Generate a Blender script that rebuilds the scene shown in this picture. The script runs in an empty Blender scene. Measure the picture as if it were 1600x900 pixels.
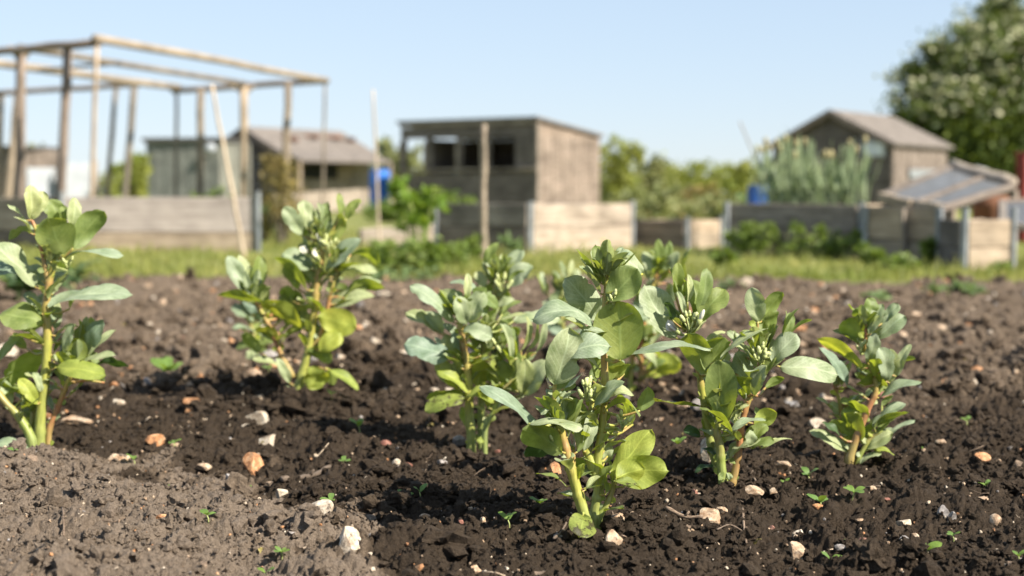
import bpy, math, random
import numpy as np
from mathutils import Vector, Matrix, Quaternion

random.seed(7)
RNG = np.random.default_rng(11)
scene = bpy.context.scene
COL = scene.collection

# ------------------------------------------------------------------ camera geometry
F = 2222.0                       # 50 mm on a 36 mm sensor, 1600 px wide
CAMH = 0.49
TH = math.atan(150 / F)
CAM = Vector((0, 0, CAMH))
_c, _s = math.cos(TH), math.sin(TH)


def ray(px, py):
    u, v = (px - 800) / F, (450 - py) / F
    return Vector((u, _c + v * _s, -_s + v * _c))


def P(px, py, D):
    """point seen at a photo pixel, D metres in front (world Y)"""
    r = ray(px, py)
    return CAM + r * (D / r.y)


def G(px, py, z=0.0):
    """ground point seen at a photo pixel"""
    r = ray(px, py)
    return CAM + r * ((z - CAMH) / r.z)


# ------------------------------------------------------------------ noise / soil relief
def _hash(ix, iy, k):
    h = (ix.astype(np.int64) * 374761393 + iy.astype(np.int64) * 668265263 + k * 1442695041) & 0xFFFFFFFF
    h = ((h ^ (h >> 13)) * 1274126177) & 0xFFFFFFFF
    h = (h ^ (h >> 16)) & 0xFFFFFFFF
    h = (h * 2246822519) & 0xFFFFFFFF
    return ((h ^ (h >> 15)) & 0xFFFFFF) / float(0xFFFFFF)


def vnoise(x, y, s, k):
    x = x * s; y = y * s
    ix = np.floor(x); iy = np.floor(y)
    fx = x - ix; fy = y - iy
    fx = fx * fx * (3 - 2 * fx); fy = fy * fy * (3 - 2 * fy)
    a = _hash(ix, iy, k); b = _hash(ix + 1, iy, k)
    c = _hash(ix, iy + 1, k); d = _hash(ix + 1, iy + 1, k)
    return (a * (1 - fx) + b * fx) * (1 - fy) + (c * (1 - fx) + d * fx) * fy


def clods(x, y, cell, k, fill=0.7):
    """rounded lumps, one per grid cell"""
    X = x / cell; Y = y / cell
    ix = np.floor(X); iy = np.floor(Y)
    out = np.zeros_like(x)
    for dx in (-1, 0, 1):
        for dy in (-1, 0, 1):
            cx = ix + dx; cy = iy + dy
            px = cx + _hash(cx, cy, k); py = cy + _hash(cx, cy, k + 1)
            r = 0.25 + 0.5 * _hash(cx, cy, k + 2)
            r = np.where(_hash(cx, cy, k + 3) < fill, r, 0.01)
            d2 = (X - px) ** 2 + ((Y - py)) ** 2
            out = np.maximum(out, np.sqrt(np.maximum(r * r - d2, 0)))
    return out * cell


EDGE_X = np.array([-2.6, -1.3, -0.86, -0.62, -0.44, -0.31, -0.22, -0.12, 0.0])
EDGE_Y = np.array([3.0, 2.78, 2.68, 2.52, 2.40, 2.08, 1.92, 1.66, 1.2])


def dryness(x, y):
    n = vnoise(x, y, 9, 71) * 0.6 + vnoise(x, y, 31, 72) * 0.4 - 0.5
    e = np.interp(x, EDGE_X, EDGE_Y, right=0.6)
    near = np.clip((e - y + n * 0.75) / 0.17 + 0.5, 0, 1)
    m = vnoise(x, y, 2.3, 73) - 0.5
    far = np.clip((y - 3.55 + m * 1.3 + n * 0.7 + np.clip(x - 0.55, 0, 1) * 1.0) / 0.9, 0, 1) * 0.62
    return np.maximum(near * 0.95, far)


def relief(x, y, fine=True):
    e = np.interp(x, EDGE_X, EDGE_Y, right=0.6)
    mound = 0.010 * np.clip((e - y) / 0.25 + 0.3, 0, 1)
    h = mound + 0.050 * (vnoise(x, y, 2.1, 1) - 0.5) + 0.036 * (vnoise(x, y, 6.3, 2) - 0.5) \
        + 0.024 * (vnoise(x, y, 17, 3) - 0.5)
    if fine:
        wx = x + 0.012 * (vnoise(x, y, 70, 5) - 0.5); wy = y + 0.012 * (vnoise(x, y, 70, 6) - 0.5)
        wx = wx + 0.0035 * (vnoise(x, y, 210, 11) - 0.5); wy = wy + 0.0035 * (vnoise(x, y, 210, 12) - 0.5)
        rough = np.clip((vnoise(x, y, 4.5, 9) - 0.25) * 2.2, 0.15, 1.1)
        h = h + rough * (0.60 * clods(wx, wy, 0.050, 21, 0.16) + 0.70 * clods(wx, wy, 0.024, 31, 0.48)
                         + 0.75 * clods(wx, wy, 0.0125, 41, 0.6)) + 0.9 * clods(wx, wy, 0.0070, 51, 0.8) - 0.007
        h = h + 0.012 * (vnoise(wx, wy, 48, 7) - 0.5) + 0.007 * (vnoise(x, y, 120, 8) - 0.5) + 0.006 * (vnoise(x, y, 270, 10) - 0.5)
    return h


def zsoil(x, y):
    return float(relief(np.array([x]), np.array([y]), True)[0])


def zmean(x, y, r):
    a = np.linspace(0, 2 * np.pi, 9)[:-1]
    X = np.concatenate([x + r * np.cos(a), x + 0.5 * r * np.cos(a), [x]]); Y = np.concatenate([y + r * np.sin(a), y + 0.5 * r * np.sin(a), [y]])
    h = relief(X, Y)
    return float(0.6 * h.mean() + 0.4 * h.max())


def zlow(x, y):
    return float(relief(np.array([x]), np.array([y]), False)[0])


# ------------------------------------------------------------------ node materials
def new_mat(name):
    m = bpy.data.materials.new(name)
    m.use_nodes = True
    nt = m.node_tree
    nt.nodes.clear()
    return m, nt


class NT:
    def __init__(s, nt):
        s.nt = nt

    def n(s, typ, **kw):
        nd = s.nt.nodes.new(typ)
        for k, v in kw.items():
            setattr(nd, k, v)
        return nd

    def l(s, a, b):
        s.nt.links.new(a, b)

    def val(s, nd, idx, v):
        nd.inputs[idx].default_value = v

    def math(s, op, a, b=None, clamp=False):
        nd = s.n('ShaderNodeMath', operation=op, use_clamp=clamp)
        for i, x in enumerate((a, b)):
            if x is None:
                continue
            if isinstance(x, (int, float)):
                nd.inputs[i].default_value = x
            else:
                s.l(x, nd.inputs[i])
        return nd.outputs[0]

    def mix(s, f, a, b, blend='MIX'):
        nd = s.n('ShaderNodeMix', data_type='RGBA', blend_type=blend)
        for sock, x in ((nd.inputs[0], f), (nd.inputs[6], a), (nd.inputs[7], b)):
            if isinstance(x, (int, float)):
                sock.default_value = x
            elif isinstance(x, tuple):
                sock.default_value = (*x, 1)
            else:
                s.l(x, sock)
        return nd.outputs[2]

    def noise(s, scale, detail=3, rough=0.55, vec=None):
        nd = s.n('ShaderNodeTexNoise')
        nd.inputs['Scale'].default_value = scale
        nd.inputs['Detail'].default_value = detail
        nd.inputs['Roughness'].default_value = rough
        if vec is not None:
            s.l(vec, nd.inputs['Vector'])
        return nd.outputs['Fac']

    def ramp(s, fac, stops):
        nd = s.n('ShaderNodeValToRGB')
        cr = nd.color_ramp
        while len(cr.elements) < len(stops):
            cr.elements.new(0.5)
        for e, (p, c) in zip(cr.elements, stops):
            e.position = p
            e.color = (*c, 1) if isinstance(c, tuple) else (c, c, c, 1)
        s.l(fac, nd.inputs[0])
        return nd.outputs[0]

    def map(s, vec, scale=(1, 1, 1), loc=(0, 0, 0)):
        nd = s.n('ShaderNodeMapping')
        nd.inputs['Scale'].default_value = scale
        nd.inputs['Location'].default_value = loc
        s.l(vec, nd.inputs['Vector'])
        return nd.outputs[0]

    def bump(s, h, strength=0.4, dist=0.01):
        nd = s.n('ShaderNodeBump')
        nd.inputs['Strength'].default_value = strength
        nd.inputs['Distance'].default_value = dist
        s.l(h, nd.inputs['Height'])
        return nd.outputs[0]

    def bsdf(s, base, rough=0.7, spec=0.3, normal=None, metal=0.0):
        p = s.n('ShaderNodeBsdfPrincipled')
        if isinstance(base, tuple):
            p.inputs['Base Color'].default_value = (*base, 1)
        else:
            s.l(base, p.inputs['Base Color'])
        if isinstance(rough, (int, float)):
            p.inputs['Roughness'].default_value = rough
        else:
            s.l(rough, p.inputs['Roughness'])
        p.inputs['Specular IOR Level'].default_value = spec
        p.inputs['Metallic'].default_value = metal
        if normal is not None:
            s.l(normal, p.inputs['Normal'])
        return p

    def out(s, shader):
        o = s.n('ShaderNodeOutputMaterial')
        s.l(shader, o.inputs['Surface'])


def leaf_mat(name, top, under, trans, tfac=0.34, spots=0.0, rough=0.52, vein=1.2, spec=0.36):
    m, nt = new_mat(name)
    t = NT(nt)
    geo = t.n('ShaderNodeNewGeometry')
    tc = t.n('ShaderNodeTexCoord')
    oi = t.n('ShaderNodeObjectInfo')
    sep = t.n('ShaderNodeSeparateXYZ'); t.l(tc.outputs['UV'], sep.inputs[0])
    u, v = sep.outputs[0], sep.outputs[1]
    au = t.math('ABSOLUTE', t.math('SUBTRACT', u, 0.5))
    # lateral veins run forward from the midrib
    ph = t.math('SUBTRACT', t.math('MULTIPLY', v, 55.0), t.math('MULTIPLY', au, 42.0))
    wob = t.noise(60, 2, vec=tc.outputs['Object'])
    ph = t.math('ADD', ph, t.math('MULTIPLY', wob, 5.0))
    lat = t.math('POWER', t.math('ADD', t.math('MULTIPLY', t.math('SINE', ph), 0.5), 0.5), 7.0)
    mid = t.math('SUBTRACT', 1.0, t.math('MULTIPLY', au, 22.0), clamp=True)
    veins = t.math('MAXIMUM', t.math('MULTIPLY', lat, 0.42), mid)
    col = t.mix(geo.outputs['Backfacing'], top, under)
    n1 = t.noise(45, 3, vec=tc.outputs['Object'])
    n2 = t.noise(420, 2, vec=tc.outputs['Object'])
    shade = t.ramp(n1, [(0.3, (0.66, 0.72, 0.60)), (0.7, (1.2, 1.16, 1.22))])
    col = t.mix(1.0, col, shade, 'MULTIPLY')
    grain = t.ramp(n2, [(0.35, 0.86), (0.65, 1.1)])
    col = t.mix(1.0, col, grain, 'MULTIPLY')
    rnd = t.ramp(oi.outputs['Random'], [(0.0, (0.86, 0.92, 1.0)), (0.5, (1, 1, 1)), (1.0, (1.14, 1.08, 0.82))])
    col = t.mix(1.0, col, rnd, 'MULTIPLY')
    lightv = t.mix(0.5, col, tuple(min(1, c * 2.1) for c in top))
    col = t.mix(t.math('MULTIPLY', veins, 0.75 * vein), col, lightv)
    tcol = t.mix(t.math('MULTIPLY', veins, 0.4 * vein), trans, tuple(c * 0.55 for c in trans))
    tcol = t.mix(1.0, tcol, shade, 'MULTIPLY')
    if spots > 0:
        sp = t.noise(75, 4, 0.7, vec=tc.outputs['Object'])
        sm = t.ramp(sp, [(0.60 - 0.1 * spots, 0.0), (0.66 - 0.1 * spots, 1.0)])
        col = t.mix(t.math('MULTIPLY', sm, 0.85), col, (0.035, 0.022, 0.012))
        tcol = t.mix(t.math('MULTIPLY', sm, 0.85), tcol, (0.03, 0.02, 0.008))
    hb = t.math('ADD', t.math('MULTIPLY', veins, -0.6), t.math('MULTIPLY', n2, 0.5))
    nb = t.bump(hb, 0.35, 0.0009)
    p = t.bsdf(col, rough, spec, nb)
    tr = t.n('ShaderNodeBsdfTranslucent'); t.l(tcol, tr.inputs[0]); t.l(nb, tr.inputs[1])
    mx = t.n('ShaderNodeMixShader'); mx.inputs[0].default_value = tfac
    t.l(p.outputs[0], mx.inputs[1]); t.l(tr.outputs[0], mx.inputs[2])
    t.out(mx.outputs[0])
    return m


def foliage_mat(name, a, b, trans, tfac=0.3, scale=1.2, rough=0.55):
    m, nt = new_mat(name)
    t = NT(nt)
    tc = t.n('ShaderNodeTexCoord')
    geo = t.n('ShaderNodeNewGeometry')
    n = t.noise(scale, 3, vec=tc.outputs['Object'])
    f = t.ramp(n, [(0.35, 0.0), (0.65, 1.0)])
    col = t.mix(f, a, b)
    r = t.ramp(geo.outputs['Random Per Island'], [(0, (0.7, 0.75, 0.7)), (1, (1.25, 1.2, 1.05))])
    col = t.mix(1.0, col, r, 'MULTIPLY')
    p = t.bsdf(col, rough, 0.35)
    tr = t.n('ShaderNodeBsdfTranslucent'); tr.inputs[0].default_value = (*trans, 1)
    mx = t.n('ShaderNodeMixShader'); mx.inputs[0].default_value = tfac
    t.l(p.outputs[0], mx.inputs[1]); t.l(tr.outputs[0], mx.inputs[2])
    t.out(mx.outputs[0])
    return m


def stem_mat(name, low, high, node):
    m, nt = new_mat(name)
    t = NT(nt)
    tc = t.n('ShaderNodeTexCoord')
    sep = t.n('ShaderNodeSeparateXYZ'); t.l(tc.outputs['UV'], sep.inputs[0])
    nn = t.noise(35, 3, vec=tc.outputs['Object'])
    f = t.ramp(t.math('ADD', sep.outputs[1], t.math('MULTIPLY', t.math('SUBTRACT', nn, 0.5), 0.5)),
               [(0.12, low), (0.45, high), (0.75, node), (1.0, high)])
    streak = t.noise(90, 3, vec=t.map(tc.outputs['Object'], (4, 4, 0.5)))
    col = t.mix(1.0, f, t.ramp(streak, [(0.3, 0.75), (0.7, 1.2)]), 'MULTIPLY')
    p = t.bsdf(col, 0.42, 0.45, t.bump(streak, 0.25, 0.001))
    t.out(p.outputs[0])
    return m


def wood_mat(name, a, b, dark=(0.05, 0.042, 0.036), grain=(1.2, 14, 14), rough=0.85, stain=0.5):
    """weathered board, grain along local X"""
    m, nt = new_mat(name)
    t = NT(nt)
    tc = t.n('ShaderNodeTexCoord')
    oi = t.n('ShaderNodeObjectInfo')
    off = t.n('ShaderNodeCombineXYZ'); t.l(t.math('MULTIPLY', oi.outputs['Random'], 37.0), off.inputs[0])
    vadd = t.n('ShaderNodeVectorMath', operation='ADD')
    t.l(tc.outputs['Object'], vadd.inputs[0]); t.l(off.outputs[0], vadd.inputs[1])
    vec = t.map(vadd.outputs[0], grain)
    n = t.noise(2.6, 6, 0.68, vec=vec)
    col = t.ramp(n, [(0.28, dark), (0.46, a), (0.68, b)])
    st = t.noise(2.2, 4, 0.6, vec=vadd.outputs[0])
    col = t.mix(1.0, col, t.ramp(st, [(0.32, 1.0 - stain), (0.66, 1.15)]), 'MULTIPLY')
    rv = t.ramp(oi.outputs['Random'], [(0, (0.8, 0.82, 0.84)), (1, (1.15, 1.1, 1.04))])
    col = t.mix(1.0, col, rv, 'MULTIPLY')
    p = t.bsdf(col, rough, 0.2, t.bump(n, 0.6, 0.004))
    t.out(p.outputs[0])
    return m


def plain_mat(name, col, rough=0.5, spec=0.4, metal=0.0, var=0.25, scale=6.0):
    m, nt = new_mat(name)
    t = NT(nt)
    tc = t.n('ShaderNodeTexCoord')
    n = t.noise(scale, 4, 0.6, vec=tc.outputs['Object'])
    c = t.mix(1.0, col, t.ramp(n, [(0.3, 1 - var), (0.7, 1 + var * 0.5)]), 'MULTIPLY')
    p = t.bsdf(c, rough, spec, t.bump(n, 0.1, 0.004), metal)
    t.out(p.outputs[0])
    return m


def stone_mat(name, a, b, c):
    m, nt = new_mat(name)
    t = NT(nt)
    tc = t.n('ShaderNodeTexCoord')
    oi = t.n('ShaderNodeObjectInfo')
    vadd = t.n('ShaderNodeVectorMath', operation='ADD')
    t.l(tc.outputs['Object'], vadd.inputs[0])
    off = t.n('ShaderNodeCombineXYZ'); t.l(t.math('MULTIPLY', oi.outputs['Random'], 11.0), off.inputs[1])
    t.l(off.outputs[0], vadd.inputs[1])
    n = t.noise(70, 5, 0.65, vec=vadd.outputs[0])
    n2 = t.noise(260, 4, 0.7, vec=vadd.outputs[0])
    col = t.ramp(n, [(0.36, a), (0.5, b), (0.64, c)])
    col = t.mix(1.0, col, t.ramp(n2, [(0.34, 0.62), (0.6, 1.1)]), 'MULTIPLY')
    # dirt clinging to hollows
    nd = t.noise(110, 4, 0.7, vec=vadd.outputs[0])
    col = t.mix(t.math('MULTIPLY', t.ramp(nd, [(0.55, 0.0), (0.66, 1.0)]), 0.75), col, (0.05, 0.036, 0.027))
    p = t.bsdf(col, 0.7, 0.3, t.bump(n2, 0.5, 0.0015))
    t.out(p.outputs[0])
    return m


def soil_mat(name):
    m, nt = new_mat(name)
    t = NT(nt)
    geo = t.n('ShaderNodeNewGeometry')
    at = t.n('ShaderNodeAttribute', attribute_name='dry')
    pos = geo.outputs['Position']
    n1 = t.noise(38, 5, 0.65, vec=pos)
    n2 = t.noise(190, 5, 0.75, vec=pos)
    n3 = t.noise(620, 3, 0.65, vec=pos)
    f = t.math('ADD', at.outputs['Fac'], t.math('ADD', t.math('MULTIPLY', t.math('SUBTRACT', n1, 0.5), 0.5), t.math('MULTIPLY', t.math('SUBTRACT', t.noise(9, 4, 0.7, vec=pos), 0.5), 0.55)), clamp=True)
    col = t.ramp(f, [(0.0, (0.050, 0.0365, 0.0250)), (0.35, (0.094, 0.069, 0.0475)), (0.65, (0.170, 0.128, 0.091)), (1.0, (0.218, 0.172, 0.131))])
    col = t.mix(1.0, col, t.ramp(n2, [(0.3, (0.6, 0.58, 0.56)), (0.7, (1.35, 1.33, 1.3))]), 'MULTIPLY')
    # pale grit
    gr = t.ramp(n3, [(0.70, 0.0), (0.745, 1.0)])
    col = t.mix(t.math('MULTIPLY', gr, 0.6), col, (0.34, 0.265, 0.19))
    hh = t.math('ADD', t.math('MULTIPLY', n2, 1.0), t.math('MULTIPLY', n3, 0.6))
    p = t.bsdf(col, 0.95, 0.15, t.bump(hh, 1.0, 0.007))
    t.out(p.outputs[0])
    return m


def ground_mat():
    m, nt = new_mat('turf')
    t = NT(nt)
    geo = t.n('ShaderNodeNewGeometry')
    pos = geo.outputs['Position']
    n1 = t.noise(1.1, 5, 0.6, vec=pos)
    n2 = t.noise(14, 4, 0.65, vec=pos)
    col = t.ramp(n1, [(0.3, (0.13, 0.155, 0.035)), (0.5, (0.19, 0.205, 0.052)), (0.72, (0.25, 0.22, 0.10))])
    col = t.mix(1.0, col, t.ramp(n2, [(0.3, 0.65), (0.7, 1.2)]), 'MULTIPLY')
    sep = t.n('ShaderNodeSeparateXYZ'); t.l(pos, sep.inputs[0])
    y = t.math('ADD', sep.outputs[1], t.math('MULTIPLY', t.math('SUBTRACT', n2, 0.5), 1.2))
    isoil = t.ramp(t.math('MULTIPLY', y, 0.1), [(0.80, 1.0), (0.825, 0.0)])
    col = t.mix(isoil, col, (0.085, 0.06, 0.045))
    p = t.bsdf(col, 0.9, 0.2, t.bump(n2, 0.6, 0.03))
    t.out(p.outputs[0])
    return m


M = {}
M['glauc'] = leaf_mat('leaf_glaucous', (0.285, 0.330, 0.200), (0.240, 0.285, 0.120), (0.43, 0.50, 0.06), 0.27)
M['green'] = leaf_mat('leaf_green', (0.185, 0.232, 0.075), (0.205, 0.250, 0.078), (0.47, 0.55, 0.04), 0.38)
M['yell'] = leaf_mat('leaf_yellow_green', (0.340, 0.385, 0.075), (0.34, 0.385, 0.080), (0.66, 0.68, 0.05), 0.42)
M['pale'] = leaf_mat('leaf_young_pale', (0.345, 0.385, 0.205), (0.32, 0.36, 0.155), (0.50, 0.55, 0.12), 0.33)
M['blue'] = leaf_mat('leaf_blue_green', (0.205, 0.260, 0.172), (0.20, 0.25, 0.115), (0.33, 0.42, 0.06), 0.26)
M['spot'] = leaf_mat('leaf_spotted', (0.210, 0.250, 0.055), (0.20, 0.23, 0.06), (0.42, 0.46, 0.03), 0.34, spots=0.9)
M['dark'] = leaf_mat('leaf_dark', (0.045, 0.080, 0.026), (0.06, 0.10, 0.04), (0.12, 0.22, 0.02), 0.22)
M['stem_y'] = stem_mat('stem_yellow_green', (0.26, 0.29, 0.080), (0.33, 0.325, 0.062), (0.36, 0.22, 0.085))
M['stem_r'] = stem_mat('stem_reddish', (0.33, 0.25, 0.085), (0.36, 0.155, 0.07), (0.33, 0.31, 0.07))
M['stem_g'] = stem_mat('stem_green', (0.22, 0.26, 0.085), (0.245, 0.285, 0.062), (0.29, 0.24, 0.08))
M['petal'] = plain_mat('petal_white', (0.66, 0.64, 0.52), 0.6, 0.25, var=0.15, scale=80)
M['blotch'] = plain_mat('petal_blotch', (0.012, 0.010, 0.012), 0.6, 0.3)
M['calyx'] = plain_mat('calyx_green', (0.38, 0.42, 0.15), 0.5, 0.4, var=0.25, scale=80)
M['bud'] = plain_mat('bud_pale', (0.48, 0.51, 0.23), 0.6, 0.3, var=0.25, scale=80)
M['soil'] = soil_mat('dug_soil')
M['turf'] = ground_mat()
M['st_pale'] = stone_mat('flint_pale', (0.30, 0.22, 0.15), (0.47, 0.385, 0.285), (0.58, 0.51, 0.41))
M['st_tan'] = stone_mat('flint_tan', (0.26, 0.155, 0.085), (0.40, 0.28, 0.18), (0.50, 0.39, 0.275))
M['st_or'] = stone_mat('flint_orange', (0.20, 0.095, 0.045), (0.42, 0.20, 0.085), (0.52, 0.32, 0.18))
M['st_grey'] = stone_mat('flint_grey', (0.13, 0.115, 0.10), (0.25, 0.22, 0.20), (0.38, 0.35, 0.32))
M['st_red'] = stone_mat('brick_chip', (0.16, 0.065, 0.045), (0.26, 0.11, 0.075), (0.33, 0.19, 0.14))
M['twig'] = wood_mat('twig_bark', (0.20, 0.145, 0.105), (0.32, 0.25, 0.19), (0.07, 0.05, 0.035), (40, 250, 250))
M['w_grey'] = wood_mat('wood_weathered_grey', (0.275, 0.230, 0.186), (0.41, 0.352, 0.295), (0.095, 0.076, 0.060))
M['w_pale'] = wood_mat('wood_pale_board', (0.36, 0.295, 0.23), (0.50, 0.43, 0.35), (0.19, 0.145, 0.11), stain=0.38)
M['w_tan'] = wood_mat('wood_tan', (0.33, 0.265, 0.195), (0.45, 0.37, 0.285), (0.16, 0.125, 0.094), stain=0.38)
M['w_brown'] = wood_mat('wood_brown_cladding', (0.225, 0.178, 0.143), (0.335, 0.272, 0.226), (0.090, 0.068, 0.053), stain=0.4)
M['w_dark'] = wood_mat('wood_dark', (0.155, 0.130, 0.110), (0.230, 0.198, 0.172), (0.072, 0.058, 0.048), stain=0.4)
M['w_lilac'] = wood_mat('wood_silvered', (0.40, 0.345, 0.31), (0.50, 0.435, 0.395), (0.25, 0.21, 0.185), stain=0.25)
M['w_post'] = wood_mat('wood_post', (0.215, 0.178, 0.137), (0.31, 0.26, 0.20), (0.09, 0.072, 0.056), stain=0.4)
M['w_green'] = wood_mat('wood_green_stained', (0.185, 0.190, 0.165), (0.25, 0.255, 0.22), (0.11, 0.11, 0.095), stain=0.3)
M['cane'] = wood_mat('bamboo_cane', (0.46, 0.37, 0.27), (0.60, 0.50, 0.385), (0.28, 0.205, 0.14), (3, 40, 40), stain=0.2)
M['felt'] = plain_mat('roof_felt', (0.185, 0.160, 0.138), 0.92, 0.15, var=0.35, scale=5)
M['felt_dark'] = plain_mat('roof_felt_dark', (0.10, 0.095, 0.09), 0.9, 0.2, var=0.3, scale=5)
M['tile'] = plain_mat('clay_tile', (0.21, 0.115, 0.08), 0.9, 0.2, var=0.3, scale=8)
M['zinc'] = plain_mat('galvanised_steel', (0.27, 0.285, 0.29), 0.6, 0.5, metal=0.2, var=0.3, scale=9)
M['bluep'] = plain_mat('plastic_blue', (0.025, 0.16, 0.55), 0.4, 0.5, var=0.12)
M['blued'] = plain_mat('plastic_dark_blue', (0.02, 0.085, 0.30), 0.45, 0.5, var=0.12)
M['white'] = plain_mat('painted_white', (0.36, 0.38, 0.40), 0.7, 0.3, var=0.2)
M['pane'] = plain_mat('pane_sky_reflection', (0.68, 0.71, 0.75), 0.35, 0.5, var=0.15)  # pale base colour paints the sky's reflection into the pane
M['black'] = plain_mat('dark_interior', (0.03, 0.03, 0.03), 0.8, 0.2)
M['redp'] = plain_mat('painted_red', (0.20, 0.035, 0.025), 0.7, 0.3, var=0.2)
M['mortar'] = plain_mat('rusty_iron', (0.22, 0.10, 0.055), 0.85, 0.3, var=0.4)
M['rope'] = plain_mat('cord_hemp', (0.30, 0.26, 0.20), 0.9, 0.2)
M['teal'] = plain_mat('plastic_teal', (0.03, 0.13, 0.12), 0.6, 0.3)
M['f_haw'] = foliage_mat('foliage_hawthorn', (0.050, 0.082, 0.018), (0.125, 0.160, 0.030), (0.22, 0.28, 0.03), 0.25, 0.9)
M['f_blossom'] = foliage_mat('foliage_blossom', (0.42, 0.42, 0.27), (0.54, 0.53, 0.38), (0.40, 0.42, 0.25), 0.25, 0.9)
M['f_hedge'] = foliage_mat('foliage_hedge', (0.19, 0.215, 0.090), (0.29, 0.285, 0.135), (0.34, 0.37, 0.10), 0.28, 1.0)
M['f_lime'] = foliage_mat('foliage_lime', (0.21, 0.25, 0.055), (0.33, 0.33, 0.10), (0.45, 0.48, 0.07), 0.33, 1.3)
M['f_brass'] = foliage_mat('foliage_bright', (0.11, 0.19, 0.025), (0.20, 0.29, 0.04), (0.34, 0.46, 0.03), 0.33, 4)
M['f_weed'] = foliage_mat('foliage_weed', (0.095, 0.145, 0.030), (0.175, 0.225, 0.052), (0.27, 0.37, 0.04), 0.32, 6)
M['f_cab'] = foliage_mat('foliage_cabbage', (0.13, 0.20, 0.085), (0.20, 0.27, 0.12), (0.26, 0.36, 0.08), 0.25, 6)
M['f_dry'] = foliage_mat('foliage_dry', (0.20, 0.150, 0.055), (0.30, 0.245, 0.085), (0.25, 0.2, 0.05), 0.2, 5)
M['f_leek'] = foliage_mat('foliage_leek', (0.17, 0.225, 0.135), (0.26, 0.31, 0.18), (0.26, 0.34, 0.11), 0.22, 6)
M['f_flower'] = foliage_mat('foliage_seed_head', (0.34, 0.31, 0.15), (0.40, 0.33, 0.2), (0.3, 0.28, 0.1), 0.2, 6)
M['f_grass'] = foliage_mat('foliage_grass', (0.150, 0.185, 0.040), (0.290, 0.275, 0.098), (0.38, 0.41, 0.07), 0.32, 0.9)
M['f_seed'] = leaf_mat('leaf_seedling', (0.15, 0.24, 0.055), (0.17, 0.25, 0.07), (0.36, 0.5, 0.05), 0.34, vein=0.3)
M['yellow'] = plain_mat('petal_yellow', (0.75, 0.45, 0.02), 0.6, 0.3, var=0.1)
M['barkk'] = wood_mat('tree_bark', (0.12, 0.095, 0.072), (0.20, 0.165, 0.13), (0.05, 0.04, 0.03), (9, 9, 1.5))

_m, _nt = new_mat('horticultural_glass')
_t = NT(_nt)
_tc = _t.n('ShaderNodeTexCoord')
_n = _t.noise(7, 4, vec=_tc.outputs['Object'])
_p = _t.bsdf((0.13, 0.135, 0.14), 0.5, 0.22)
_tr = _t.n('ShaderNodeBsdfTransparent')
_mx = _t.n('ShaderNodeMixShader')
_t.l(_t.ramp(_n, [(0.3, 0.15), (0.7, 0.35)]), _mx.inputs[0])
_t.l(_p.outputs[0], _mx.inputs[1]); _t.l(_tr.outputs[0], _mx.inputs[2])
_t.out(_mx.outputs[0])
M['glass'] = _m


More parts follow.
